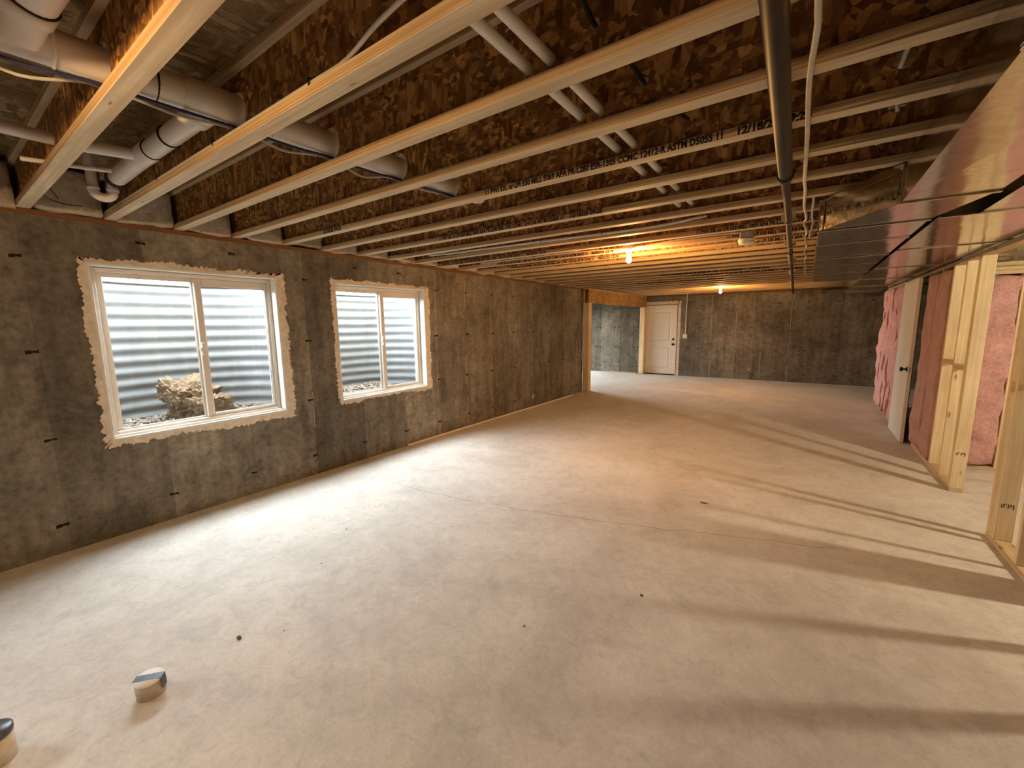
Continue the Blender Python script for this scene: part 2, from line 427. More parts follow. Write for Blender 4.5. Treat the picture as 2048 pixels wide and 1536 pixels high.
# ================================================================== WINDOWS
def ring(mm, x0, x1, a0, a1, c0, c1, wl, wr, wb, wt, b=.003):
    mm.bbox(x0, x1, a0, a0 + wl, c0, c1, b); mm.bbox(x0, x1, a1 - wr, a1, c0, c1, b)
    mm.bbox(x0, x1, a0 + wl, a1 - wr, c0, c0 + wb, b); mm.bbox(x0, x1, a0 + wl, a1 - wr, c1 - wt, c1, b)
def ragged(mm, y0, y1, z0, z1, o, x, seed, skipb=0.0):
    """thin smear of mortar around an opening, with a ragged rim"""
    def per(d, t):
        a0, a1, c0, c1 = y0 - d[0], y1 + d[1], z0 - d[2], z1 + d[3]
        L = [(a0, c0), (a1, c0), (a1, c1), (a0, c1)]; k = int(t) % 4; f = t - int(t)
        p, q = L[k], L[(k + 1) % 4]; return (p[0] + (q[0] - p[0]) * f, p[1] + (q[1] - p[1]) * f)
    n = 960; I = []; O = []
    for i in range(n):
        t = 4 * i / n; I.append(per((0, 0, 0, 0), t))
        q = per(o, t); k = int(t) % 4
        nz = noise.noise(Vector((q[0] * 9 + seed, q[1] * 9, seed))) * .022 + noise.noise(Vector((q[0] * 45 + seed, q[1] * 45, 3.3))) * .019 + noise.noise(Vector((q[0] * 140, q[1] * 140, seed))) * .012
        if k == 0 and skipb: nz -= skipb * max(0, noise.noise(Vector((q[0] * 2.7 + seed, 1.7, 0))) + .35)
        d = ((0, -1), (1, 0), (0, 1), (-1, 0))[k]
        mg = o[(2, 1, 3, 0)[k]]
        nz = max(nz, -mg * .9)
        O.append((q[0] + d[0] * nz, q[1] + d[1] * nz))
    V = [(x, *p) for p in I] + [(x, *p) for p in O] + [(0, *p) for p in O]; Fs = []
    for i in range(n):
        j = (i + 1) % n; Fs += [(i, j, n + j, n + i), (n + i, n + j, 2 * n + j, 2 * n + i)]
    mm.add(V, Fs)
def window(name, label, Y, seed, lining=True):
    dy = Y[0] - .735
    wn = thing(name, (0, (Y[0] + Y[1]) / 2, WZ0), label, 'window', kind='structure')
    y = lambda v: v + dy
    b = part(wn, 'window_buck', 'buck_white', lambda mm: ring(mm, -.2, .006, y(.735), y(2.02), WZ0, WZ1, .02, .02, .022, .02))
    part(wn, 'mortar_smear', 'mortar', lambda mm: ragged(mm, y(.737), y(2.018), WZ0 + .002, WZ1 - .002, (.04, .075, .06, .035), .005, seed, .05))
    part(wn, 'window_frame', 'vinyl_frame', lambda mm: ring(mm, -.175, -.085, y(.757), y(1.998), WZ0 + .024, WZ1 - .022, .034, .034, .028, .03))
    part(wn, 'sill_track', 'vinyl_frame', lambda mm: (mm.bbox(-.085, -.012, y(.757), y(1.998), WZ0 + .022, WZ0 + .030), mm.bbox(-.03, -.016, y(.757), y(1.998), WZ0 + .03, WZ0 + .036), mm.bbox(-.06, -.052, y(.757), y(1.998), WZ0 + .03, WZ0 + .034)))
    s1 = part(wn, 'fixed_sash', 'vinyl_frame', lambda mm: ring(mm, -.155, -.128, y(.791), y(1.41), .774, 1.956, .043, .034, .010, .032))
    part(s1, 'pane', 'window_glass', lambda mm: mm.box(-.143, -.140, y(.832), y(1.378), .782, 1.926))
    part(s1, 'glazing_bead', 'dark_rubber', lambda mm: ring(mm, -.1385, -.1365, y(.833), y(1.377), .783, 1.925, .003, .003, .003, .003, .0005))
    s2 = part(wn, 'sliding_sash', 'vinyl_frame', lambda mm: ring(mm, -.126, -.095, y(1.388), y(1.964), .774, 1.956, .052, .020, .030, .065, .005))
    part(s2, 'pane', 'window_glass', lambda mm: mm.box(-.113, -.110, y(1.438), y(1.946), .80, 1.893))
    part(s2, 'glazing_bead', 'dark_rubber', lambda mm: ring(mm, -.1085, -.1065, y(1.440), y(1.944), .804, 1.891, .003, .003, .003, .003, .0005))
    part(s2, 'latch', 'vinyl_frame', lambda mm: (mm.bbox(-.095, -.078, y(1.393), y(1.418), 1.31, 1.42, .004), mm.bbox(-.1, -.07, y(1.377), y(1.395), 1.35, 1.38, .004)))
    return wn
window('window_1', 'sliding window with a brown bale lying in the well behind it', W1, 1.3)
window('window_2', 'sliding window with only corrugated metal and gravel behind it', W2, 7.9)
window('window_3', 'sliding window in the concrete wall beyond the pipe stubs', W3, 4.4)
wn = thing('window_4', (XL, (LW[0] + LW[1]) / 2, .6), 'window in the end wall of the bay past the header', 'window', kind='structure')
part(wn, 'window_frame', 'vinyl_frame', lambda mm: (ring(mm, XL - .16, XL - .08, LW[0], LW[1], .5, 2.1, .05, .05, .05, .05), mm.bbox(XL - .15, XL - .09, 10.77, 10.83, .55, 2.05)))
part(wn, 'pane', 'window_glass', lambda mm: mm.box(XL - .122, XL - .118, LW[0] + .05, LW[1] - .05, .55, 2.05))
# daylight portals guide the sky light through the four openings
def portal(name, loc, sx, sy, rot):
    l = bpy.data.lights.new(name, 'AREA'); l.shape = 'RECTANGLE'; l.size = sx; l.size_y = sy
    try: l.cycles.is_portal = True
    except Exception: pass
    o = bpy.data.objects.new(name, l); o.location = loc; o.rotation_euler = rot; COL.objects.link(o); o['kind'] = 'helper'
for nm, Y in (('window_1_daylight', W1), ('window_2_daylight', W2), ('window_left_offscreen', W3)): portal(nm, (-.19, sum(Y) / 2, (WZ0 + WZ1) / 2), WZ1 - WZ0, Y[1] - Y[0], (0, -math.pi / 2, 0))
portal('window_bay_offscreen', (XL - .18, sum(LW) / 2, 1.3), 1.6, LW[1] - LW[0], (0, -math.pi / 2, 0))

# ================================================================== OUTSIDE: wells, gravel, ground
RIM, WELLX, WELLH = 1.955, .95, .80
def well_xy(yc, t, r=1.0):
    a = math.pi * t; c, s_ = math.cos(a), math.sin(a)
    ex = 2 / 2.6
    return (-.2 - (WELLX - .2) * r * abs(s_) ** ex, yc - WELLH * r * (1 if c > 0 else -1) * abs(c) ** ex)
def well(Y, label, seed, gravel_label):
    yc = sum(Y) / 2; n, z0, z1 = 64, .52, RIM; per_ = .108; nz = int((z1 - z0) / per_ * 8)
    m = MB((-.5, yc, z0)); V = []; Fs = []
    for j in range(nz + 1):
        z = z0 + (z1 - z0) * j / nz; r = 1 + .009 * math.sin(2 * math.pi * (z - z0) / per_)
        for i in range(n + 1):
            x, y = well_xy(yc, i / n, r); V.append((min(x, -.2), y, z))
    for j in range(nz):
        for i in range(n): a = j * (n + 1) + i; Fs.append((a, a + 1, a + n + 2, a + n + 1))
    k = len(V); m.add(V, Fs, True)
    wl = m.build('window_well', 'galvanised_well'); tag(wl, label, 'window well', 'corrugated window wells')
    md = wl.modifiers.new('thick', 'SOLIDIFY'); md.thickness = .003
    # rolled rim
    def rim(mm): mm.tube([(*well_xy(yc, i / 40), RIM + .004) for i in range(41)], .012, 8)
    part(wl, 'rolled_rim', 'galvanised_well', rim)
    # gravel: one bed of many stones
    m = MB((-.5, yc, .55)); rnd = random.Random(seed)
    ico = [(0, 0, 1), (.89, 0, .45), (.28, .85, .45), (-.72, .53, .45), (-.72, -.53, .45), (.28, -.85, .45), (.72, .53, -.45), (-.28, .85, -.45), (-.89, 0, -.45), (-.28, -.85, -.45), (.72, -.53, -.45), (0, 0, -1)]
    icf = [(0, 1, 2), (0, 2, 3), (0, 3, 4), (0, 4, 5), (0, 5, 1), (1, 6, 2), (2, 7, 3), (3, 8, 4), (4, 9, 5), (5, 10, 1), (6, 7, 2), (7, 8, 3), (8, 9, 4), (9, 10, 5), (10, 6, 1), (11, 7, 6), (11, 8, 7), (11, 9, 8), (11, 10, 9), (11, 6, 10)]
    cnt = 0
    while cnt < 1500:
        x = rnd.uniform(-.94, -.2); y = yc + rnd.uniform(-.78, .78)
        ex = abs((x + .2) / (WELLX - .2)) ** 2.6 + abs((y - yc) / WELLH) ** 2.6
        if ex > .86: continue
        cnt += 1; zz = .665 + .07 * ((-x - .2) / .75) + rnd.uniform(-.03, .018) + .03 * noise.noise(Vector((x * 4, y * 4, seed)))
        r = rnd.uniform(.013, .028); q = Matrix.Rotation(rnd.uniform(0, 6), 3, Vector((rnd.random(), rnd.random(), rnd.random() + .1)).normalized()); sc = Vector((rnd.uniform(.8, 1.4), rnd.uniform(.7, 1.1), rnd.uniform(.5, .8)))
        m.add([Vector((x, y, zz)) + q @ Vector((a * sc.x, b * sc.y, c * sc.z)) * r for a, b, c in ico], icf)
    g = m.build('gravel', 'gravel_stone'); tag(g, gravel_label, 'gravel', kind='stuff')
    m = MB(); fan = [well_xy(yc, i / 30, .99) for i in range(31)]
    return wl
well(W1, 'corrugated galvanised window well with the brown bale lying in it', 3, 'loose gravel under the brown bale in the window well')
well(W2, 'corrugated galvanised window well with bare gravel at its foot', 5, 'loose gravel in the window well without a bale')
well(W3, 'corrugated galvanised window well of the window beyond the pipe stubs', 8, 'loose gravel in the well beyond the pipe stubs')
# ground outside, open at the wells; soil under the gravel
m = MB(); ZG = RIM - .03
ys = [YB - 6]
for Y in (W3, W1, W2):
    yc = sum(Y) / 2; ys += [yc - WELLH] + [well_xy(yc, i / 24)[1] for i in range(1, 24)] + [yc + WELLH]
ys += [YPOST]
def edge(y):
    for Y in (W3, W1, W2):
        yc = sum(Y) / 2
        if abs(y - yc) < WELLH - 1e-6: return -.2 - (WELLX - .2) * (1 - (abs(y - yc) / WELLH) ** 2.6) ** (1 / 2.6) - .004
    return -.2
for a, b in zip(ys[:-1], ys[1:]):
    m.add([(edge(a), a, ZG), (edge(b), b, ZG), (-14, b, ZG), (-14, a, ZG)], [(0, 1, 2, 3)])
m.add([(XL - .2, YPOST, ZG), (XL - .2, 9.2, ZG), (-14, 9.2, ZG), (-14, YPOST, ZG)], [(0, 1, 2, 3)]); m.add([(XL - .2, 12.4, ZG), (XL - .2, 20, ZG), (-14, 20, ZG), (-14, 12.4, ZG)], [(0, 1, 2, 3)])
tag(m.build('ground', 'dry_grass'), 'yellow sunlit dry grass above the window wells', 'ground', kind='structure')
m = MB(); m.box(-14, -.2, YB - 6, YPOST, .45, .55); m.box(-14, XL - .2, 9.2, 12.4, .35, .45); m.box(-14, XL - .2, 9.15, 9.2, .45, ZG); m.box(-14, XL - .2, 12.4, 12.45, .45, ZG)
tag(m.build('ground_soil', 'soil'), 'bare soil below the window wells', 'ground', kind='structure')
m = MB((-1, 2, ZG)); rnd = random.Random(12)
for Y in (W1, W2, W3):
    yc = sum(Y) / 2
    for k in range(420):
        x, y = well_xy(yc, rnd.uniform(.12, .88), 1.055 + rnd.random() * .10); h = rnd.uniform(.03, .085); a = rnd.uniform(0, 6.28); w_ = rnd.uniform(.003, .006); dx, dy = math.cos(a), math.sin(a); l = rnd.uniform(-.02, .02)
        m.add([(x - dx * w_, y - dy * w_, ZG), (x + dx * w_, y + dy * w_, ZG), (x + l, y + l * .6, ZG + h)], [(0, 1, 2)])
tag(m.build('grass_blades', 'dry_grass'), 'fringe of yellow grass blades above the window wells', 'grass', kind='stuff')
# bale of old batt lying in the first well
def lump(name, mat, c, size, rot, amp, n=14, parent=None, sc=7, seed=0, power=.6):
    """rounded box with a lumpy skin"""
    m = MB(c); q = Matrix.Rotation(rot[2], 3, 'Z') @ Matrix.Rotation(rot[1], 3, 'Y') @ Matrix.Rotation(rot[0], 3, 'X'); V = []; Fs = []; ix = {}
    def vid(p):
        k = tuple(round(a, 4) for a in p)
        if k not in ix:
            v = Vector(p); l = max(abs(v.x), abs(v.y), abs(v.z)); u = v.normalized()
            w_ = v * power + u * (1 - power) * (v.length * .5 + .5)
            w_ = Vector((w_.x * size[0], w_.y * size[1], w_.z * size[2])) * .5
            nn = Vector((v.x / size[0], v.y / size[1], v.z / size[2])).normalized()
            P = Vector(c) + q @ w_
            d = noise.fractal(P * sc + Vector((seed, 0, 0)), 1.0, 2.0, 4) * amp + noise.noise(P * sc * .35 + Vector((0, seed, 0))) * amp * 1.2
            P = P + q @ (nn * d); ix[k] = len(V); V.append(P)
        return ix[k]
    for a in range(3):
        for s_ in (-1, 1):
            for i in range(n):
                for j in range(n):
                    def pt(i, j):
                        u, v = -1 + 2 * i / n, -1 + 2 * j / n; p = [0, 0, 0]; p[a] = s_; p[(a + 1) % 3] = u; p[(a + 2) % 3] = v; return p
                    f = [vid(pt(i, j)), vid(pt(i + 1, j)), vid(pt(i + 1, j + 1)), vid(pt(i, j + 1))]; Fs.append(tuple(f if s_ > 0 else f[::-1]))
    m.add(V, Fs, True); return m.build(name, mat, parent)
bl = thing('insulation_bale', (-.55, 1.45, .66), 'crumpled brown bale of fibre batt lying in the window well', 'bale')
lump('lower_fold', 'bale_fibre', (-.50, 1.47, .815), (.40, .36, .19), (0, .12, .25), .034, 52, bl, 24, 1.0, .84)
lump('upper_fold', 'bale_fibre', (-.61, 1.42, .945), (.34, .35, .17), (0, .35, .2), .034, 52, bl, 24, 5.0, .84)

# ================================================================== JOISTS
def jy(i): return YJ0 + SP * i
shared = {}
def jmesh(key, fn):
    if key not in shared:
        mm = MB(); fn(mm); me = bpy.data.meshes.new(key[0]); me.from_pydata(mm.v, [], mm.f); me.update(); me.materials.append(MATS[key[1]]); shared[key] = me
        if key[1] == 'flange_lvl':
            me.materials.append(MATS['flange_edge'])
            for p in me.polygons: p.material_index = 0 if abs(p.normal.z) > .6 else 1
    return shared[key]
def text_mesh(txt, size, xs=1.0):
    cu = bpy.data.curves.new('ink', 'FONT'); cu.body = txt; cu.size = size; cu.resolution_u = 2; cu.offset = size * .045
    o = bpy.data.objects.new('ink', cu); COL.objects.link(o); dg = bpy.context.evaluated_depsgraph_get()
    me = bpy.data.meshes.new_from_object(o.evaluated_get(dg)); bpy.data.objects.remove(o); me.materials.clear(); me.materials.append(MATS['stamp_ink'])
    for v in me.vertices: v.co = Vector((v.co.x * xs, 0, v.co.y))
    return me
def stamp(mill, date):
    a = text_mesh('11 PWI 53L or LPI 530 MILL ' + mill + ' APA PR-L280 ESR-1305 CCMC 12412-R ASTM D5055 11', .0415); b = text_mesh(date, .0415)
    for me_, L1 in ((a, 1.30), (b, .26)):
        L = max(v.co.x for v in me_.vertices)
        for v in me_.vertices: v.co.x *= L1 / L
    return a, b
T_A = stamp('5069', '12/18/25 09:25'); T_B = stamp('1069', '06/02/25 12:18')
TEXT = {4: (T_A, [-.62, 2.48]), 6: (T_A, [1.28]), 9: (T_B, [.10, 3.26]), 10: (T_B, [.72, 3.45]), 11: (T_B, [.62, 3.48]), 17: (T_A, [2.0]), 18: (T_A, [2.4]), 20: (T_B, [1.2])}
ORD = ['', 'first', 'second', 'third', 'fourth', 'fifth', 'sixth', 'seventh', 'eighth', 'ninth', 'tenth', 'eleventh', 'twelfth', 'thirteenth', 'fourteenth', 'fifteenth', 'sixteenth', 'seventeenth', 'eighteenth', 'nineteenth', 'twentieth', 'twenty-first']
JL = {-2: 'I-joist carrying the bulb beside the pipe elbow', -1: 'I-joist behind the large white pipe elbow', 0: 'wide I-joist between the large pipe elbow and the sink trap', 1: 'I-joist with a white cable stapled along its lower flange',
      2: 'plain I-joist next past the one with the stapled cable', 3: 'plain I-joist just before the one with the long black stamp', 4: 'I-joist with a long black stamp, crossing the paired white pipes',
      5: 'plain I-joist between the two stamped joists over the paired pipes', 6: 'I-joist with a black stamp near the end of the fat drain pipe', 7: 'plain I-joist just before the one with the loose white cable',
      8: 'I-joist with a loose white cable draped along its flange', 9: 'black-stamped I-joist just before the first bulb', 10: 'black-stamped I-joist just past the first bulb', 11: 'black-stamped I-joist, second past the first bulb'}
def joist_label(i):
    if i in JL: return JL[i], 'joists on the bulb side' if i < 9 else 'joists past the bulb'
    return (('black-stamped' if i in TEXT else 'plain') + ' I-joist, ' + ORD[i - 9] + ' past the bulb by the smoke detector', 'joists past the bulb')
# runs that pierce the webs: (x at y, z, radius, first y, last y)
BLK = [(3.53, .93, 2.495), (3.54, 1.2, 2.46), (3.54, 1.33, 2.44), (3.55, 1.6, 2.46), (3.57, 1.80, 2.44), (3.62, 2.12, 2.455), (3.66, 2.24, 2.44), (3.7, 2.48, 2.45)]
PAL = [(4.37, 1.2, 2.47), (4.36, 1.8, 2.45), (4.345, 2.0, 2.448), (4.347, 2.32, 2.452), (4.385, 2.56, 2.45), (4.40, 2.75, 2.45), (4.345, 3.05, 2.45), (4.27, 3.24, 2.45), (4.05, 3.54, 2.45), (3.85, 3.65, 2.45)]
def along(P, k):
    def f(y):
        for a, b in zip(P[:-1], P[1:]):
            if a[1] <= y <= b[1]: return a[k] + (b[k] - a[k]) * (y - a[1]) / (b[1] - a[1])
        return P[0][k]
    return f
RUNS = [(along(BLK, 0), along(BLK, 2), .017, .93, 2.48), (along(PAL, 0), along(PAL, 2), .032, 1.2, 3.65), (lambda y: 2.055 + .055 * y, 2.436, .082, -1, 2.45), (lambda y: 3.303, 2.394, .0198, .7, 3.6), (lambda y: 3.388, 2.394, .0198, .7, 3.6), (lambda y: 1.1525, 2.437, .034, -1, .55), (lambda y: .967, 2.3735, .0145, .4, .5)]
def web_with_holes(mm, x0, x1, holes):
    z0, z1 = .0385, .2635; hs = sorted(holes); cur = x0
    for (hx, hz, r) in hs:
        q = r + .008; a, b = hx - q, hx + q
        if a > cur: mm.box(cur, a, -.005, .005, z0, z1)
        if hz + q < z1: mm.box(a, b, -.005, .005, hz + q, z1)
        if hz - q > z0: mm.box(a, b, -.005, .005, z0, hz - q)
        lo, hi = max(hz - q, z0), min(hz + q, z1); n = 24; V = []; Fs = []
        for k in range(n):
            t = 2 * math.pi * k / n; c, s_ = math.cos(t), math.sin(t); m_ = max(abs(c), abs(s_))
            ox, oz = hx + q * c / m_, min(max(hz + q * s_ / m_, lo), hi)
            for y in (-.005, .005): V += [(hx + r * c, y, min(max(hz + r * s_, lo), hi)), (ox, y, oz)]
        for k in range(n):
            a_, b_ = 4 * k, 4 * ((k + 1) % n); Fs += [(a_, a_ + 1, b_ + 1, b_), (a_ + 2, b_ + 2, b_ + 3, a_ + 3), (a_, b_, b_ + 2, a_ + 2)]
        mm.add(V, Fs); cur = b
    mm.box(cur, x1, -.005, .005, z0, z1)
for i in range(-2, 30):
    y = jy(i); lab, grp = joist_label(i)
    x0 = -.13 if y < YPOST + .15 else XL - .1; x1 = XO + .1; L = (x0, x1)
    hol = tuple((fx(y), (z(y) if callable(z) else z) - ZJ, r) for fx, z, r, a, b in RUNS if a < y < b)
    j = thing('i_joist', (0, y, ZJ), lab, 'joist', grp)
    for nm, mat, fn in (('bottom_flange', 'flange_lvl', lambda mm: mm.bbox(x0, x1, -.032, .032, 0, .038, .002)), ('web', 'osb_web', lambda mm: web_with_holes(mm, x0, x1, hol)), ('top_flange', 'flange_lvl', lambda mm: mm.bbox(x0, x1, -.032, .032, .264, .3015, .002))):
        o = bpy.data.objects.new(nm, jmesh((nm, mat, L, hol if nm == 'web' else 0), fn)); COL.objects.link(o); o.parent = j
    if i in TEXT:
        mes, xs = TEXT[i]
        for x in xs:
            for me, nm, dx in ((mes[0], 'printed_stamp', 0), (mes[1], 'printed_date', 1.35)):
                if x + dx < 0: continue
                o = bpy.data.objects.new(nm, me); COL.objects.link(o); o.parent = j; o.location = (x + dx, -.0328, .0048)
# cavity batts at the window wall
for i in range(-1, 20):
    a, b = jy(i) + .030, jy(i + 1) - .030; rnd = random.Random(i * 31)
    o = lump('rim_batt', 'tan_fibreglass', (-.045, (a + b) / 2, (ZJ + ZS) / 2 - .012 + rnd.uniform(-.012, .0)), (.20 + rnd.uniform(-.03, .05), b - a - .01, ZS - ZJ - .035), (0, rnd.uniform(-.1, .12), 0), .022, 12, None, 6, i * 3.7, .72)
    tag(o, 'tan fibreglass batt above the sill plate, ' + ORD[20 - i] + ' bay from the amber post', 'insulation', 'batts stuffed above the sill plate')

# ================================================================== HEADER OVER THE SIDE BAY
hd = thing('header_beam', (.07, 10.6, 2.0), 'orange-brown strand board header over the opening beside the white door', 'beam')
part(hd, 'header_board', 'osb_header', lambda mm: mm.bbox(.105, .14, YPOST, YF - .004, 2.0, 2.29))
part(hd, 'header_board', 'osb_header', lambda mm: mm.bbox(.0, .035, YPOST + .004, YF - .004, 2.0, 2.29))
part(hd, 'header_board', 'plate_pine', lambda mm: mm.bbox(0, .14, YPOST, YF - .004, 2.291, 2.313))
def post(name, lab, ys):
    p_ = thing(name, (.07, ys[0], 0), lab, 'post')
    for k, y in enumerate(ys):
        part(p_, 'stud', 'stud_pine', lambda mm: mm.bbox(0.002 + .006 * (k % 2), .14, y, y + .037, .038, 1.998))
    part(p_, 'bottom_plate', 'plate_pine', lambda mm: mm.bbox(0.002, .14, ys[0], ys[-1] + .037, 0, .037))
post('stud_post', 'amber built-up stud post at the end of the window wall', [YPOST + .002 + .038 * k for k in range(4)])
post('stud_post', 'pale built-up stud post between the side bay and the white door', [YF - .158 + .038 * k for k in range(4)])
m = MB(); m.bbox(-.9, -.02, 12.44, 12.53, 0, .036, .003); tag(m.build('floor_plank', 'plank_pale'), 'pale loose plank on the floor beside the stud post', 'plank')
m = MB((.06, 8.63, 0)); m.bbox(.026, .044, 8.626, 8.648, .55, 2.27, .003); tag(m.build('cable_strip', 'white_cable'), 'thin white cable strip standing on the face of the amber post', 'cable')

# ================================================================== DOORS
def panel_door(parent, mat, P, w_, h_, t_, panels, face):
    """P maps (u along door, depth, z) to world; face = sign of the visible side"""
    fr = []
    us = sorted({0, w_, *[p[0] for p in panels], *[p[1] for p in panels]}); zs = sorted({0, h_, *[p[2] for p in panels], *[p[3] for p in panels]})
    m = MB()
    def q(a, b, c, d, e): m.add([P(a, e, c), P(b, e, c), P(b, e, d), P(a, e, d)], [(0, 1, 2, 3)])
    for i in range(len(us) - 1):
        for k in range(len(zs) - 1):
            a, b, c, d = us[i], us[i + 1], zs[k], zs[k + 1]
            if any(p[0] <= a and b <= p[1] and p[2] <= c and d <= p[3] for p in panels): continue
            q(a, b, c, d, 0)
    q(0, w_, 0, h_, t_)
    for a, b in ((0, 0), (w_, w_)): m.add([P(a, 0, 0), P(a, t_, 0), P(a, t_, h_), P(a, 0, h_)], [(0, 1, 2, 3)])
    for c in (0, h_): m.add([P(0, 0, c), P(w_, 0, c), P(w_, t_, c), P(0, t_, c)], [(0, 1, 2, 3)])
    m.v = [tuple(v) for v in m.v]
    slab = m.build('door_slab', mat, parent, loc=-WB(parent))
    for (a, b, c, d) in panels:
        mm = MB(); e1, e2 = .014, .004
        R = [(0, 0.0), (.018, e1), (.032, e1), (.055, e2)]
        V = []
        for (ins, dep) in R: V += [P(a + ins, dep, c + ins), P(b - ins, dep, c + ins), P(b - ins, dep, d - ins), P(a + ins, dep, d - ins)]
        Fs = []
        for r in range(3):
            for k in range(4): Fs.append((r * 4 + k, r * 4 + (k + 1) % 4, r * 4 + 4 + (k + 1) % 4, r * 4 + 4 + k))
        Fs.append((12, 13, 14, 15)); mm.add(V, Fs); mm.build('door_panel', mat, slab, loc=-WB(slab))
    return slab
d1 = thing('door_1', (.55, YF, 0), 'white two-panel exterior door with black knobs in the concrete wall', 'door', kind='structure')
DX0, DX1 = .098, 1.018
slab = panel_door(d1, 'door_paint', lambda u, dep, z: (DX0 + u, YF + .012 + dep, .03 + z), DX1 - DX0, 2.015, .042, [(.15, .77, .16, .80), (.15, .77, .97, 1.85)], -1)
for z, nm, r in ((1.055, 'deadbolt', .032), (.91, 'knob', .034)):
    part(slab, nm, 'black_metal', lambda mm: mm.lathe((DX1 - .07, YF + .012, z), [(r, 0), (r, .008), (.014, .012), (.014, .03), (r * .85, .036), (r * .9, .055), (r * .5, .064)] if nm == 'knob' else [(r, 0), (r * .95, .016), (r * .6, .02), (.006, .034)], 18, (0, -1, 0)))
for z in (.25, 1.02, 1.78): part(slab, 'hinge', 'black_metal', lambda mm: mm.tube([(DX0 - .004, YF + .004, z), (DX0 - .004, YF + .004, z + .1)], .008, 10))
part(d1, 'door_jamb', 'jamb_primer', lambda mm: (mm.bbox(.052, DX0 - .004, YF - .002, YF + .14, 0, 2.066), mm.bbox(DX1 + .004, 1.058, YF - .002, YF + .14, 0, 2.066), mm.bbox(DX0 - .004, DX1 + .004, YF - .002, YF + .14, 2.049, 2.066)))
part(d1, 'jamb_stop', 'door_paint', lambda mm: (mm.bbox(DX1 + .004, DX1 + .018, YF - .004, YF + .008, 0, 2.05), mm.bbox(DX0 - .012, DX0 - .002, YF - .004, YF + .008, 0, 2.05)))
part(d1, 'threshold', 'black_metal', lambda mm: mm.bbox(DX0 - .003, DX1 + .003, YF - .02, YF + .12, 0, .026))
part(d1, 'door_back', 'black_metal', lambda mm: mm.box(.05, 1.06, YF + .15, YF + .17, 0, 2.07))
def smear(mm):
    # ragged mortar strip over and right of the door
    V = []; Fs = []; path = [(.0 + .045 * k, 2.075, 'h') for k in range(25)] + [(1.062, 2.07 - .045 * k, 'v') for k in range(47)]
    for k, (x, z, t) in enumerate(path):
        nz = noise.noise(Vector((x * 14, z * 14, 2))) * .02 + noise.noise(Vector((x * 50, z * 50, 5))) * .008
        if t == 'h': V += [(x, YF - .004, 2.068), (x, YF - .004, 2.068 + max(.03, .085 + nz)), (x, YF, 2.068 + max(.03, .085 + nz))]
        else: V += [(1.06, YF - .004, z), (1.06 + max(.02, .07 + nz), YF - .004, z), (1.06 + max(.02, .07 + nz), YF, z)]
    n = len(path)
    for k in range(n - 1):
        if k == 24: continue
        a = 3 * k; Fs += [(a, a + 3, a + 4, a + 1), (a + 1, a + 4, a + 5, a + 2)]
    mm.add(V, Fs)
    mm.box(1.06, 1.135, YF - .004, YF, 2.068, 2.15)
part(wall_far, 'mortar_smear', 'seam_white', smear) if False else None
simple('seam_white', (.62, .57, .48), .9, var=.3, scale=18, bump=.3)
part(wall_far, 'mortar_smear', 'seam_white', smear)

# ================================================================== STUD WALL ON THE RIGHT
XW = XR + .089
wr = thing('wall_right', (XR, 4.7, 0), 'open stud partition of pale pine with a doorway gap', 'wall', kind='structure')
def stud(y, z0=.038, z1=2.07, x0=XR, x1=XW): part(wr, 'stud', 'stud_pine', lambda mm: mm.bbox(x0, x1, y, y + .037, z0, z1))
FAR_ST = [5.205, 5.243, 5.59, 5.996, 6.42, 7.975, 8.42, 8.83, 9.23, 9.64, 10.05, 10.28]
for y in FAR_ST: stud(y)
stud(6.885, x0=XR + .05)
NEAR_ST = [4.213, 4.10, 3.72, 3.31, 2.905, 2.5, 2.09, 1.69, 1.28, .87, .47, .06, -.35, -.75, -1.16, -1.57, -1.97, -2.38, -2.79, -3.19]
for y in NEAR_ST: stud(y)
for a, b in ((5.205, 6.93), (7.975, 10.317), (-3.6, 4.25)): part(wr, 'bottom_plate', 'plate_pine', lambda mm: mm.bbox(XR, XW, a, b, 0, .038))
part(wr, 'top_plate', 'plate_pine', lambda mm: mm.bbox(XR, XW, -3.6, 10.317, 2.0705, 2.108))
for a, b in ((5.281, 5.589), (5.628, 5.995), (4.138, 4.212), (3.758, 4.099), (3.348, 3.719), (2.943, 3.309), (2.538, 2.904)):
    z = 1.10 + .02 * math.sin(a * 9); part(wr, 'blocking', 'plate_pine', lambda mm: mm.bbox(XR, XW, a, b, z, z + .038))
for a, b, z0, z1 in ((-3.6, 1.70, .0, 2.07), (3.35, 3.60, .0, 2.07)): part(wr, 'light_block_board', 'osb_subfloor', lambda mm: mm.bbox(XW + .0005, XW + .012, a, b, z0, z1))  # unseen boards added to block side-room lamp light and shape the floor bands
# grade stamps on two studs
for (y, z) in ((5.2042, .34), (4.0992, .27)):
    def marks(mm):
        for (a, b, c, d) in ((.012, .016, 0, .026), (.022, .026, .004, .03), (.026, .036, .026, .03), (.042, .046, 0, .03), (.046, .056, .012, .016), (.046, .056, .026, .03), (.056, .060, .014, .03), (.066, .071, -.004, .03)):
            mm.box(XR + a, XR + b, y, y + .0007, z + c, z + d)
    part(wr, 'grade_stamp', 'stamp_ink', marks)
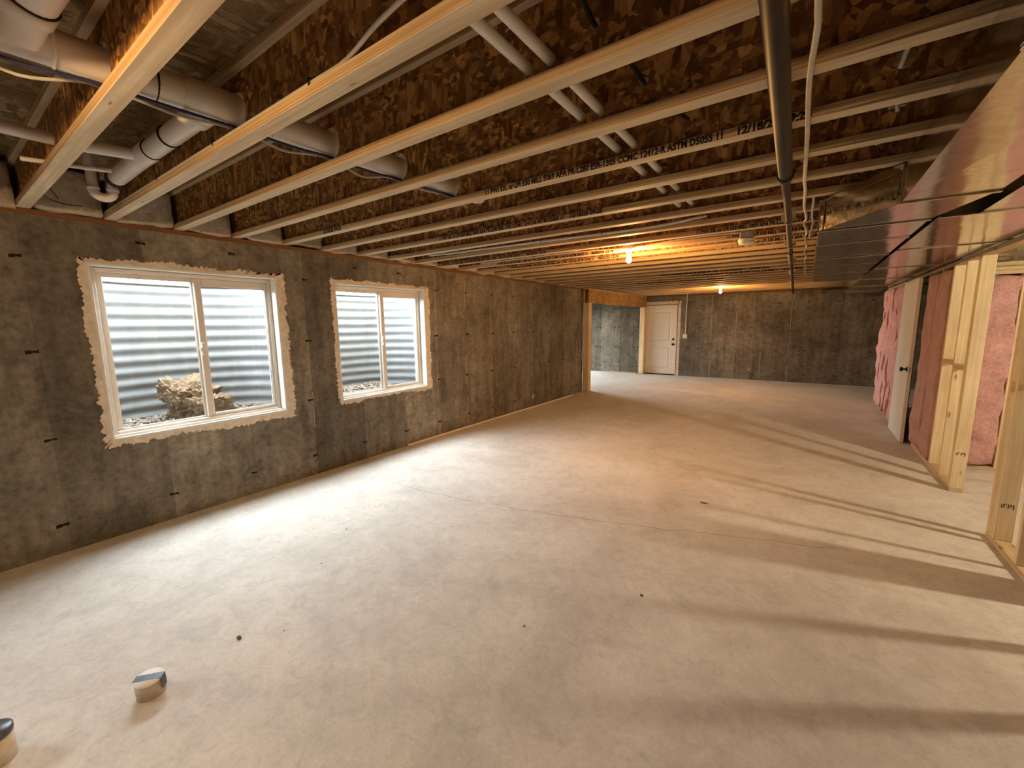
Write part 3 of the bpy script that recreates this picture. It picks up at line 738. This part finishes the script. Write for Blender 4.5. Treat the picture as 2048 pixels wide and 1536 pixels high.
# fibre batts in the far bays
def batt(name, mat, lab, grp, x0, x1, y0, y1, z0, z1, seed, amp=.02, n=26, pw=.86):
    o = lump(name, mat, ((x0 + x1) / 2, (y0 + y1) / 2, (z0 + z1) / 2), (x1 - x0, y1 - y0, z1 - z0), (0, 0, 0), amp, n, None, 5, seed, pw); return tag(o, lab, 'insulation', grp)
for k, (a, b) in enumerate(((6.034, 6.418), (6.458, 6.93))):
    batt('wall_batt', 'faced_fibreglass', ('dull pink batt nearer the bare studs', 'dull pink batt right beside the cream side door')[k], 'dull pink batts beside the side door', XR - .028, XW, a + .008, b - .008, .05, 2.058, 11 + k, .014)
for k, (a, b) in enumerate(((8.015, 8.418), (8.458, 8.828), (8.868, 9.228), (9.268, 9.638), (9.678, 10.048))):
    batt('wall_batt', 'pink_fibreglass', ORD[k + 1] + ' rosy pink batt past the cream side door', 'rosy batts beyond the side door', XR - .075, XW - .01, a + .006, b - .006, .05, 2.058, 40 + k, .028)
# side door leaning shut in its gap
d2 = thing('door_2', (5.21, 7.46, 0), 'plain cream door with a black knob between pink batts', 'door', kind='structure')
slab2 = panel_door(d2, 'door_paint', lambda u, dep, z: (5.19 + dep, 7.0 + u, .008 + z), .912, 2.03, .035, [], -1)
part(slab2, 'knob', 'black_metal', lambda mm: mm.lathe((5.19, 7.07, .93), [(.031, 0), (.031, .006), (.012, .012), (.012, .036), (.026, .044), (.029, .058), (.02, .068)], 18, (-1, 0, 0)))
part(slab2, 'latch_plate', 'steel_zinc', lambda mm: mm.bbox(5.197, 5.218, 6.9985, 7.0, .9, .96, .0004))
part(d2, 'door_jamb', 'plate_pine', lambda mm: (mm.bbox(5.23, XW, 7.915, 7.972, 0, 2.066)))
part(d2, 'hinge_side_trim', 'plate_pine', lambda mm: mm.bbox(5.205, 5.229, 7.915, 7.96, 0, 2.06))
# back wall of the side room
wb = thing('wall_side_back', (7.0, 6.16, 0), 'stud wall with rosy batts seen through the doorway gap', 'wall', kind='structure')
XB = [XW + .002, 5.79, 5.86, 6.27]
for x in XB: part(wb, 'stud', 'stud_pine', lambda mm: mm.bbox(x, x + .037, 6.16, 6.248, .038, 1.97))
part(wb, 'bottom_plate', 'plate_pine_x', lambda mm: mm.bbox(XW + .002, XO, 6.16, 6.248, 0, .038))
for z in (1.9705, 2.009, 2.05): part(wb, 'top_plate', 'plate_pine_x', lambda mm: mm.bbox(XW + .002, XO, 6.16, 6.248, z, z + .0375))
part(wb, 'sheathing', 'osb_subfloor', lambda mm: mm.box(XW + .002, XO, 6.25, 6.262, 0, 2.30))
for k in range(len(XB) - 1):
    if XB[k + 1] - XB[k] < .1: continue
    a, b = XB[k] + .038, XB[k + 1]
    lab = ('rosy pink fluffy batt filling the stud bay seen through the doorway gap', None) if k == 0 else ('rosy pink batt in the side room stud wall', 'batts of the side room wall')
    o = batt('wall_batt', 'pink_fibreglass', lab[0], lab[1], a + .006, b - .004, 6.125, 6.244, .042, 1.966, 70 + k, .035, 30)
m = MB(); m.box(XW + .002, XO, 5.0 + 1.25, 6.256, 2.09, ZJ - .003); 

# ================================================================== DUCTS
ZD0, ZD1 = 2.115, 2.305
def duct_seam(par, y, x0, x1, w_=.011, h_=.008, nm='drive_cleat'):
    part(par, nm, 'galvanised_duct', lambda mm: (mm.bbox(x0 - .008, x1 + .008, y - w_, y + w_, ZD0 - h_, ZD0 + .001, .003), mm.bbox(x0 - h_, x0 + .001, y - w_, y + w_, ZD0, ZD1, .003)))
A = thing('trunk_duct', (4.4, 5.0, ZD0), 'shiny galvanised trunk duct with a tapered reducer near the black pipe', 'duct')
def crossbroken(mm, x0, x1, y0, y1):
    c = ((x0 + x1) / 2, (y0 + y1) / 2, ZD0 - .004)
    mm.add([(x0, y0, ZD0), (x1, y0, ZD0), (x1, y1, ZD0), (x0, y1, ZD0), c], [(0, 4, 1), (1, 4, 2), (2, 4, 3), (3, 4, 0)])
    mm.add([(x0, y0, ZD0), (x0, y1, ZD0), (x0, y1, ZD1), (x0, y0, ZD1)], [(0, 1, 2, 3)])
    mm.add([(x1, y0, ZD0), (x1, y1, ZD0), (x1, y1, ZD1), (x1, y0, ZD1)], [(3, 2, 1, 0)])
    mm.add([(x0, y0, ZD1), (x1, y0, ZD1), (x1, y1, ZD1), (x0, y1, ZD1)], [(0, 3, 2, 1)])
for a, b in ((-3.2, -1.66), (-1.66, -.12), (-.12, 1.42), (1.42, 2.885)): part(A, 'duct_section', 'galvanised_duct', lambda mm: crossbroken(mm, 4.47, 4.80, a, b))
for a, b in ((3.44, 4.96), (4.96, 6.50), (6.50, 7.82)): part(A, 'duct_section', 'galvanised_duct', lambda mm: crossbroken(mm, 4.15, 4.665, a, b))
part(A, 'end_cap', 'galvanised_duct', lambda mm: mm.box(4.15, 4.665, 7.82, 7.826, ZD0, ZD1))
def reducer(mm):
    b = [(4.15, 3.44), (4.47, 2.885), (4.80, 2.885), (4.665, 3.44)]
    for k in range(4):
        (xa, ya), (xb, yb) = b[k], b[(k + 1) % 4]
        if k in (1, 3): continue
        mm.add([(xa, ya, ZD0), (xb, yb, ZD0), (xb, yb, ZD1), (xa, ya, ZD1)], [(0, 1, 2, 3)])
    mm.add([(x, y, ZD0) for x, y in b], [(3, 2, 1, 0)]); mm.add([(x, y, ZD1) for x, y in b], [(0, 1, 2, 3)])
part(A, 'reducer', 'galvanised_duct', reducer)
# folded flange strips framing the reducer's slanted side
def strip(mm, p, q, w_, t_):
    p, q = Vector(p), Vector(q); d = (q - p).normalized(); n_ = Vector((-d.y, d.x, 0)); n_ = -n_ if n_.x > 0 else n_
    V = []
    for e in (p, q): V += [e + n_ * t_ - Vector((0, 0, w_)), e + n_ * t_ + Vector((0, 0, w_)), e - Vector((0, 0, w_)), e + Vector((0, 0, w_))]
    mm.add(V, [(0, 4, 5, 1), (1, 5, 7, 3), (0, 2, 6, 4), (0, 1, 3, 2), (4, 6, 7, 5)])
part(A, 'reducer_flange', 'galvanised_duct', lambda mm: strip(mm, (4.15, 3.44, ZD0 + .018), (4.47, 2.885, ZD0 + .018), .018, .004))
part(A, 'reducer_flange', 'galvanised_duct', lambda mm: strip(mm, (4.15, 3.44, ZD1 - .018), (4.47, 2.885, ZD1 - .018), .018, .004))
for x, y in ((4.165, 3.41), (4.455, 2.915)): part(A, 'reducer_flange', 'galvanised_duct', lambda mm: strip(mm, (x - .008, y + .014, (ZD0 + ZD1) / 2), (x + .006, y - .012, (ZD0 + ZD1) / 2), .095, .006))
for t, z in ((.05, ZD0 + .02), (.93, ZD0 + .03), (.97, ZD0 + .05)):
    x, y = 4.15 + .32 * t, 3.44 - .555 * t
    part(A, 'screw', 'black_metal', lambda mm: mm.lathe((x - .004, y - .002, z), [(.006, 0), (.005, .004), (.001, .005)], 10, (-.866, -.5, 0)))
for y, x0, x1 in ((-.12, 4.47, 4.80), (1.42, 4.47, 4.80), (2.885, 4.47, 4.80), (3.44, 4.15, 4.665), (4.96, 4.15, 4.665), (6.50, 4.15, 4.665)): duct_seam(A, y, x0, x1)
B = thing('return_duct', (5.0, 6.0, ZD0), 'shiny galvanised return duct lying against the stud wall top', 'duct')
for a, b in ((-3.0, -1.4), (-1.4, .15), (.15, 1.7), (1.7, 3.41), (3.41, 4.77), (4.77, 6.3), (6.3, 7.85), (7.85, 9.4), (9.4, 10.9), (10.9, 12.3)):
    xa = 4.86 if b < 3.5 else 4.695
    part(B, 'duct_section', 'galvanised_duct', lambda mm: crossbroken(mm, xa, 5.284, a, b))
    duct_seam(B, a, xa + .01, 5.274)
part(B, 'end_cap', 'galvanised_duct', lambda mm: mm.box(4.695, 5.284, 12.3, 12.306, ZD0, ZD1))
m = MB(); m.bbox(4.695, 4.86, 3.404, 3.41, ZD0, ZD1, .001); mo = m.build('end_cap', 'galvanised_duct', B, loc=-WB(B))
for y in (4.05, 5.6, 7.1): part(A, 'hanger_strap', 'steel_zinc', lambda mm: (mm.bbox(4.146, 4.149, y - .015, y + .015, ZD0, ZJ - .001, .0005), mm.bbox(4.146, 4.669, y - .015, y + .015, ZD0 - .008, ZD0 - .0065, .0005)))

# ================================================================== BLACK GAS PIPE
ZP = 2.262
gp = thing('gas_pipe', (4.0, 2.7, ZP), 'long black iron gas pipe hung under the joists beside the duct', 'pipe')
def gx(y): return 4.045 - .021 * y
part(gp, 'wide_run', 'black_iron', lambda mm: mm.tube([(gx(y), y, ZP) for y in (-2.5, .5, 1.5, 2.62)], .0302, 18))
part(gp, 'narrow_run', 'black_iron', lambda mm: mm.tube([(gx(y), y, ZP) for y in (2.62, 4, 7, 11.9)], .0205, 14))
part(gp, 'coupling', 'black_iron', lambda mm: mm.lathe((gx(2.57), 2.57, ZP), [(.0302, 0), (.038, .004), (.038, .022), (.034, .026), (.034, .05), (.031, .075), (.0205, .09)], 18, (-.021, 1, 0)))
part(gp, 'coupling', 'black_iron', lambda mm: mm.lathe((gx(5.4), 5.4, ZP), [(.02, 0), (.027, .003), (.027, .05), (.02, .053)], 16, (-.021, 1, 0)))
part(gp, 'drop_elbow', 'black_iron', lambda mm: mm.tube([(gx(11.9), 11.88, ZP), (gx(11.9), 11.93, ZP - .004), (gx(11.9), 11.955, ZP - .03), (gx(11.9), 11.96, ZP - .08)], .024, 14))
for i in (-1, 8, 11, 14, 18, 23): 
    y = jy(i); part(gp, 'pipe_clamp', 'steel_zinc', lambda mm: (mm.tube([(gx(y) + (.034 if y < 2.6 else .024) * math.cos(a), y, ZP + (.034 if y < 2.6 else .024) * math.sin(a)) for a in [math.pi * (-1 - .0) + math.pi * k / 10 for k in range(11)]], .003, 6), mm.bbox(gx(y) - .045, gx(y) - .02, y - .008, y + .008, ZP, ZJ - .001, .001), mm.bbox(gx(y) + .02, gx(y) + .045, y - .008, y + .008, ZP, ZJ - .001, .001)))

# ================================================================== WHITE DRAIN PIPES
def hub(mm, c, ax, r, L): mm.lathe(c, [(r, 0), (r * 1.09, .003), (r * 1.09, L - .003), (r, L)], 22, ax)
dp = thing('drain_pipe', (2.1, 1.2, 2.43), 'fat white drain pipe running through the joist webs', 'pipe')
mx = lambda y: 2.055 + .055 * y
part(dp, 'pipe_run', 'white_pvc', lambda mm: mm.tube([(mx(y), y, 2.445 - .004 * y) for y in (-.9, 0, .9, 1.7, 2.34)], .057, 24))
part(dp, 'pipe_end', 'white_pvc', lambda mm: mm.tube([(mx(2.3), 2.34, 2.436), (mx(2.35), 2.385, 2.442), (mx(2.4), 2.415, 2.465), (mx(2.4), 2.43, 2.50), (mx(2.4), 2.43, 2.612)], .057, 24))
for y, L in ((.36, .012), (.70, .20), (1.02, .012)): part(dp, 'hub', 'white_pvc', lambda mm: hub(mm, (mx(y), y, 2.445), (.055, 1, 0), .057, L))
part(dp, 'joint_ring', 'dark_rubber', lambda mm: hub(mm, (mx(.62), .62, 2.445), (.055, 1, 0), .0565, .008))
br = thing('branch_pipe', (1.2, .80, 2.43), 'white branch drain with a trap hanging beside the nearest joist', 'pipe')
part(br, 'pipe_run', 'white_pvc', lambda mm: mm.tube([(2.03, .83, 2.44), (1.93, .806, 2.44), (1.3, .80, 2.436), (.70, .80, 2.43)], .0445, 20))
for c, L in (((1.97, .815, 2.44), .06), ((1.36, .80, 2.436), .17)): part(br, 'hub', 'white_pvc', lambda mm: hub(mm, c, (-1, -.02, 0), .0445, L))
for x in (1.62, 1.37): part(br, 'joint_ring', 'dark_rubber', lambda mm: hub(mm, (x, .80, 2.437), (-1, 0, 0), .0455, .008))
part(br, 'side_inlet', 'white_pvc', lambda mm: mm.tube([(1.24, .80, 2.436), (1.20, .70, 2.436), (1.16, .6, 2.436), (1.15, .4, 2.437), (1.15, -.6, 2.437)], .028, 16))
part(br, 'rubber_coupling', 'dark_rubber', lambda mm: mm.lathe((.73, .80, 2.43), [(.046, 0), (.05, .004), (.05, .05), (.034, .06), (.034, .085)], 20, (-1, 0, 0)))
trap = [(.66, .80, 2.43), (.61, .803, 2.428), (.588, .804, 2.412), (.58, .805, 2.385)]
trap += [(.58 - .0025 * k, .805 - .041 * (1 - math.cos(math.pi * k / 12)), 2.378 - .04 * math.sin(math.pi * k / 12)) for k in range(1, 13)]
trap += [(.545, .723, 2.45), (.54, .722, 2.60)]
part(br, 'trap', 'white_pvc', lambda mm: mm.tube(trap, .026, 18))
for x, y in ((.58, .805), (.55, .723)): part(br, 'slip_nut', 'white_pvc', lambda mm: hub(mm, (x, y, 2.378), (0, 0, 1), .028, .02))
part(br, 'small_line', 'white_pvc', lambda mm: mm.tube([(.93, .40, 2.375), (1.0, .57, 2.372), (1.06, .70, 2.372)], .011, 10))
el = thing('pipe_elbow', (2.25, .3, 2.5), 'large white pipe elbow with dark joint rings above the drain pipe', 'pipe')
ep = [(2.62, .375, 2.545), (2.44, .345, 2.535), (2.32, .325, 2.525), (2.22, .31, 2.505), (2.15, .295, 2.475), (2.10, .28, 2.44)]
part(el, 'elbow_run', 'white_pvc', lambda mm: mm.tube(ep, .062, 24))
for a, b in ((1, 2), (3, 4)):
    c = Vector(ep[a]); d = Vector(ep[b]) - c
    part(el, 'joint_ring', 'dark_rubber', lambda mm: hub(mm, c, d, .0622, .008))
    part(el, 'hub', 'white_pvc', lambda mm: hub(mm, c + d.normalized() * .008, d, .0622, .05))
# paired white pipes
for k, x in enumerate((3.303, 3.388)):
    vp = thing('water_pipe', (x, 2.2, 2.394), ('white pipe with red bands, one of a pair through the joists', 'plain white pipe beside the red-banded one through the joists')[k], 'pipe', 'paired white pipes through the joists')
    part(vp, 'pipe_run', 'white_pvc', lambda mm: mm.tube([(x, y, 2.394) for y in (.7, 1.6, 2.6, 3.62)], .018, 16))
    part(vp, 'end_collar', 'white_pvc', lambda mm: hub(mm, (x, 3.50, 2.394), (0, 1, 0), .018, .04))
    if k == 0:
        for q in range(3): part(vp, 'red_band', 'jamb_primer', lambda mm: hub(mm, (x, 1.36 + .014 * q, 2.394), (0, 1, 0), .0173, .006))

# ================================================================== CABLES
def cable(name, lab, mat, pts, r, grp=None, staples=(), n=8):
    sp = []
    P = [Vector(p) for p in pts]
    for i in range(len(P) - 1):
        p0, p1, p2, p3 = P[max(i - 1, 0)], P[i], P[i + 1], P[min(i + 2, len(P) - 1)]
        for k in range(6):
            t = k / 6; sp.append(.5 * ((2 * p1) + (-p0 + p2) * t + (2 * p0 - 5 * p1 + 4 * p2 - p3) * t * t + (-p0 + 3 * p1 - 3 * p2 + p3) * t ** 3))
    sp.append(P[-1])
    c = thing(name, P[len(P) // 2], lab, 'cable', grp)
    part(c, 'cable_run', mat, lambda mm: mm.tube(sp, r, n))
    for (x, y, z) in staples: part(c, 'staple', 'black_metal', lambda mm: (mm.bbox(x - .003, x + .003, y - r - .004, y - r - .001, z - .012, z + .016, .0006), mm.bbox(x - .003, x + .003, y - r - .004, y + .012, z + .013, z + .016, .0006)))
    return c
def hung(dx, z, r, sag, side):
    # passes each web hole under the drain pipe and sags between the joists
    P = [(mx(-.7) + dx, -.7, z - .004)]
    for i in range(-2, 5):
        y = jy(i); P += [(mx(q) + dx, q, z) for q in (y - .06, y, y + .06)]
        P.append((mx(y + .2) + dx + side, y + .203, z - sag * (.55 + .45 * math.sin(2.3 * i + 4))))
    return P
cable('blue_cable', 'dark blue cable sagging along the fat drain pipe', 'blue_cable', hung(.012, 2.3729, .0065, .014, .004), .0065)
cable('grey_cable', 'pale grey cable sagging beside the dark blue cable', 'grey_cable', hung(-.042, 2.3845, .0055, .034, -.016), .0055)
y1 = jy(1) - .022
cable('flange_cable', 'white cable lying on the flange of a joist and lifting off it', 'white_cable', [(.02, y1, 2.3592), (.6, y1, 2.3592), (1.4, y1, 2.3592), (2.2, y1, 2.3592), (2.72, y1, 2.36), (2.9, y1 + .002, 2.366), (3.1, y1 - .03, 2.378), (3.35, y1 - .04, 2.40), (3.7, y1 - .04, 2.44)], .007, None, [(x, y1, 2.3592) for x in (1.15, 1.9, 2.7)])
y8 = jy(8) - .0445
cable('loose_cable', 'white cable draped along the joist before the first bulb', 'white_cable', [(.30, y8 + .02, 2.385), (.60, y8, 2.372), (.8, y8, 2.368), (1.2, y8 + .006, 2.366), (1.9, y8, 2.357), (2.4, y8, 2.35), (2.85, y8 - .004, 2.345), (3.15, y8, 2.352), (3.35, y8 + .004, 2.368), (3.42, y8 + .024, 2.373)], .0115, None, [(1.9, y8, 2.357), (2.55, y8, 2.348)])
yb = jy(9) + .04
cable('lamp_cable', 'thin pale cable running along a joist to the first bulb', 'white_cable', [(.7, yb + .03, 2.306), (1.3, yb + .02, 2.305), (2.0, yb + .02, 2.306), (2.46, yb + .13, 2.309), (2.55, 4.36, 2.31)], .006, None, [(1.5, yb + .02, 2.306)])
cable('lamp_cable', 'thin pale cable running from the first bulb toward the smoke detector', 'white_cable', [(2.6, 4.36, 2.309), (2.95, 4.24, 2.307), (3.3, 4.19, 2.307), (3.6, 4.23, 2.309)], .006)
cable('black_cable', 'black cable dropping between joists beside the paired white pipes', 'dark_rubber', BLK, .008)
cable('pale_cable', 'white cable strung through the joist webs toward the duct', 'white_cable', PAL, .008)
wp = [(4.10, .6, 2.303), (4.10, 1.34, 2.303), (4.10, 1.45, 2.303), (4.083, 1.74, 2.303), (4.078, 2.16, 2.303), (4.071, 2.55, 2.303), (4.064, 2.9, 2.303), (4.067, 3.1, 2.296), (4.060, 3.5, 2.30), (4.07, 3.9, 2.298), (4.055, 4.05, 2.285), (4.072, 4.5, 2.302), (4.058, 4.7, 2.28), (4.07, 5.3, 2.302), (4.05, 5.55, 2.282), (4.062, 6.2, 2.302), (4.045, 6.5, 2.28), (4.055, 7.4, 2.302), (4.04, 7.8, 2.285), (4.05, 8.6, 2.303)]
cable('white_cable', 'long white cable sagging beside the black gas pipe', 'white_cable', wp, .0085)
cable('white_cable', 'short white cable tail hanging beside the corner of the duct', 'white_cable', [(4.108, 3.36, 2.40), (4.108, 3.44, 2.305), (4.104, 3.8, 2.285), (4.112, 4.05, 2.29), (4.098, 4.35, 2.27), (4.09, 4.62, 2.262)], .0075)
cable('wire_coil', 'thin dark wire hanging in loops beside the trap', 'dark_rubber', [(.42, .53, 2.50), (.36, .53, 2.40), (.30, .56, 2.34), (.26, .64, 2.325), (.25, .72, 2.33)], .003)
cable('wire_coil', 'thin dark wire hanging straight beside the trap', 'dark_rubber', [(.40, .56, 2.50), (.34, .57, 2.40), (.29, .61, 2.345)], .003)

# ================================================================== LAMPS, DETECTOR
def lamp(x, y, z, lab, watts, grp=None, col=(1.0, .50, .15), soft=.03, glow='bulb_glow', box=None):
    l = thing('bulb_lamp', (x, y, z), lab, 'lamp', grp)
    part(l, 'lampholder', 'porcelain', lambda mm: mm.lathe((x, y, z), [(.058, 0), (.06, .008), (.052, .016), (.034, .024), (.027, .034), (.025, .048), (.02, .05)], 24, (0, 0, -1)))
    b = part(l, 'bulb', 'bulb_lit', lambda mm: mm.lathe((x, y, z - .048), [(.013, 0), (.014, .02), (.018, .034), (.026, .05), (.030, .066), (.029, .08), (.022, .092), (.010, .099), (.001, .101)], 20, (0, 0, -1)))
    ld = bpy.data.lights.new(glow, 'POINT'); ld.energy = watts; ld.color = col; ld.shadow_soft_size = soft
    lo = bpy.data.objects.new(glow, ld); lo.location = (0, 0, -.112); lo.parent = l; COL.objects.link(lo)
    if box: part(l, 'ceiling_box', 'box_grey', lambda mm: mm.bbox(*box, .003))
    return l
lamp(2.528, 4.46, ZJ + .008, 'bare lit bulb on a porcelain holder nearer the smoke detector', BULB_W, box=(2.48, 2.576, 4.41, jy(10) - .031, ZJ + .0075, ZJ + .06))
lamp(2.51, 10.30, ZJ - .002, 'bare lit bulb on a porcelain holder near the far concrete wall', BULB_W)
lamp(2.53, -.30, ZJ - .001, 'bare lit bulb on a porcelain holder beside the pipe elbow', NEAR_BULB_W, None, (1.0, .60, .26), glow='lamp_near_offscreen')
lamp(7.385, 3.80, ZJ - .002, 'bare lit bulb on a porcelain holder in the side room', SIDE_BULB_W, None, (1.0, .86, .62), .075, 'lamp_side_room_offscreen')
sd = thing('smoke_detector', (3.64, 4.3, 2.21), 'round white smoke detector under a grey electrical box', 'smoke detector')
part(sd, 'detector_body', 'detector_white', lambda mm: mm.lathe((3.64, 4.3, 2.262), [(.062, 0), (.067, .004), (.067, .016), (.06, .02), (.06, .026), (.064, .03), (.055, .045), (.03, .051), (.001, .052)], 28, (0, 0, -1)))
part(sd, 'bar_hanger', 'steel_zinc', lambda mm: mm.bbox(3.63, 3.652, jy(9) + .031, jy(10) - .031, 2.3295, 2.345, .001))
bx = part(sd, 'electrical_box', 'box_grey', lambda mm: mm.bbox(3.592, 3.69, 4.25, 4.35, 2.264, 2.33, .006))
part(bx, 'box_mark', 'detector_white', lambda mm: ring(mm, -.001, .001, 0, 0, 0, 0, 0, 0, 0, 0) if False else (mm.box(3.638, 3.641, 4.2485, 4.2499, 2.282, 2.312), mm.box(3.652, 3.655, 4.2485, 4.2499, 2.286, 2.316), mm.box(3.638, 3.655, 4.2485, 4.2499, 2.310, 2.3125), mm.box(3.638, 3.655, 4.2485, 4.2499, 2.282, 2.2845)))

# ================================================================== SWITCH AND CONDUIT
sw = thing('wall_switch', (1.27, YF, 1.15), 'white surface switch box with conduit beside the white door', 'switch')
part(sw, 'switch_box', 'detector_white', lambda mm: mm.bbox(1.225, 1.335, YF - .045, YF, 1.09, 1.205, .006))
part(sw, 'switch_toggle', 'box_grey', lambda mm: mm.bbox(1.272, 1.286, YF - .056, YF - .0455, 1.135, 1.165, .002))
part(sw, 'conduit', 'white_pvc', lambda mm: mm.tube([(1.285, YF - .02, 1.205), (1.287, YF - .02, 1.8), (1.289, YF - .02, ZJ + .05)], .012, 12))
for z in (1.40, 1.85): part(sw, 'strap', 'steel_zinc', lambda mm: mm.bbox(1.262, 1.314, YF - .034, YF, z, z + .016, .002))

# ================================================================== FLOOR THINGS
cx, cy = 1.95, .392
cp = thing('pipe_stub', (cx, cy, 0), 'low white pipe stub capped with silver tape in the floor', 'pipe')
TILT = Vector((.03, -.03, 1)).normalized()
part(cp, 'pipe_body', 'mortar', lambda mm: mm.lathe((cx, cy, 0), [(.049, 0), (.049, .066), (.046, .068)], 30, TILT))
part(cp, 'cap', 'cap_white', lambda mm: mm.lathe(Vector((cx, cy, 0)) + TILT * .0685, [(.050, 0), (.0515, .003), (.0515, .008), (.050, .010)], 30, TILT))
def tape(mm):
    n_ = TILT; u = Vector((.62, .75, 0)); u = (u - n_ * u.dot(n_)).normalized(); v = n_.cross(u); c = Vector((cx, cy, 0)) + n_ * .0792
    V = []; 
    for k in range(9):
        a = -.0515 + .103 * k / 8
        for s_ in (-1, 1): V.append(c + u * a * (1 if abs(a) < .05 else 1) + v * .017 * s_)
    mm.add(V, [(2 * k, 2 * k + 2, 2 * k + 3, 2 * k + 1) for k in range(8)])
    e = c + u * .0525
    mm.add([e - v * .017 - u * .0008, e + v * .017 - u * .0008, e + v * .017 - n_ * .055, e - v * .017 - n_ * .055], [(0, 1, 2, 3)])
part(cp, 'tape', 'tape_silver', tape)
sx_, sy_ = 1.845, -.022
st = thing('pipe_stub', (sx_, sy_, 0), 'taller pipe stub with a dark taped rim standing in the floor', 'pipe')
part(st, 'pipe_body', 'mortar', lambda mm: mm.lathe((sx_, sy_, 0), [(.052, 0), (.052, .10)], 26))
part(st, 'tape_band', 'tape_silver', lambda mm: mm.lathe((sx_, sy_, .10), [(.053, 0), (.054, .004), (.054, .02), (.05, .024)], 26))
m = MB((.04, 5.7, 0)); m.tube([(.030, 3.47, .016), (.034, 4.6, .016), (.05, 6.0, .016), (.075, 7.2, .016), (.085, 7.96, .016)], .0155, 12)
tag(m.build('floor_conduit', 'stick_pale'), 'long pale conduit lying along the foot of the window wall', 'conduit')
m = MB((.03, 6.54, .19)); m.lathe((0, 6.541, .194), [(.034, 0), (.034, .006), (.02, .009)], 18, (1, 0, 0)); ph = m.build('pipe_sleeve', 'cap_white'); tag(ph, 'small round pipe sleeve low in the concrete window wall', 'pipe')
part(ph, 'sleeve_hole', 'black_metal', lambda mm: mm.lathe((.0095, 6.541, .194), [(.018, 0), (.018, .002)], 16, (1, 0, 0)))
def crack(pts, w0, seed):
    def f(mm):
        V = []; Fs = []; P = []
        for a, b in zip(pts[:-1], pts[1:]):
            for k in range(14):
                t = k / 14; x, y = a[0] + (b[0] - a[0]) * t, a[1] + (b[1] - a[1]) * t
                P.append((x + noise.noise(Vector((x * 8, y * 8, seed))) * .02, y + noise.noise(Vector((x * 9, y * 9, seed + 4))) * .028 + noise.noise(Vector((x * 40, y * 40, seed))) * .006))
        for k, (x, y) in enumerate(P):
            w_ = w0 * (.6 + .6 * abs(noise.noise(Vector((x * 12, y * 12, 9))))) * min(1, k / 10 + .15, (len(P) - 1 - k) / 10 + .15); V += [(x, y - w_, .0006), (x, y + w_, .0006)]
        mm.add(V, [(2 * k, 2 * k + 2, 2 * k + 3, 2 * k + 1) for k in range(len(P) - 1)])
    part(floor, 'crack', 'crack_dark', f)
crack([(.75, 2.55), (1.18, 2.556), (1.83, 2.644), (2.35, 2.766), (2.79, 2.888), (3.26, 3.034), (3.72, 3.203), (4.2, 3.358), (4.6, 3.517)], .0024, 1)
crack([(1.95, .95), (1.98, .62), (1.99, .46)], .0014, 3); crack([(1.95, .34), (1.93, .24), (1.92, .05)], .0014, 5)
for k, (x, y, r) in enumerate(((1.915, .745, .009), (1.63, 1.35, .003), (1.35, 1.72, .004), (2.05, .90, .0025), (1.2, 2.1, .003), (3.05, 1.62, .004), (3.47, 2.2, .006), (2.0, 2.2, .003))):
    o = lump('pebble', 'soil', (x, y, r * .6), (2.4 * r, 1.8 * r, 1.3 * r), (0, 0, k), r * .2, 4, None, 60, k, .5)
    tag(o, 'small dark pebble lying on the slab near the pipe stub' if k == 0 else 'tiny dark crumb of grit on the slab floor', 'pebble', None if k == 0 else 'grit on the slab')
part(floor, 'oil_stain', 'crack_dark', lambda mm: mm.add([(3.514 + .035 * math.cos(a) * (1 + .3 * math.sin(3 * a)), 3.727 + .02 * math.sin(a), .0006) for a in [k * .5236 for k in range(12)]], [tuple(range(12))]))
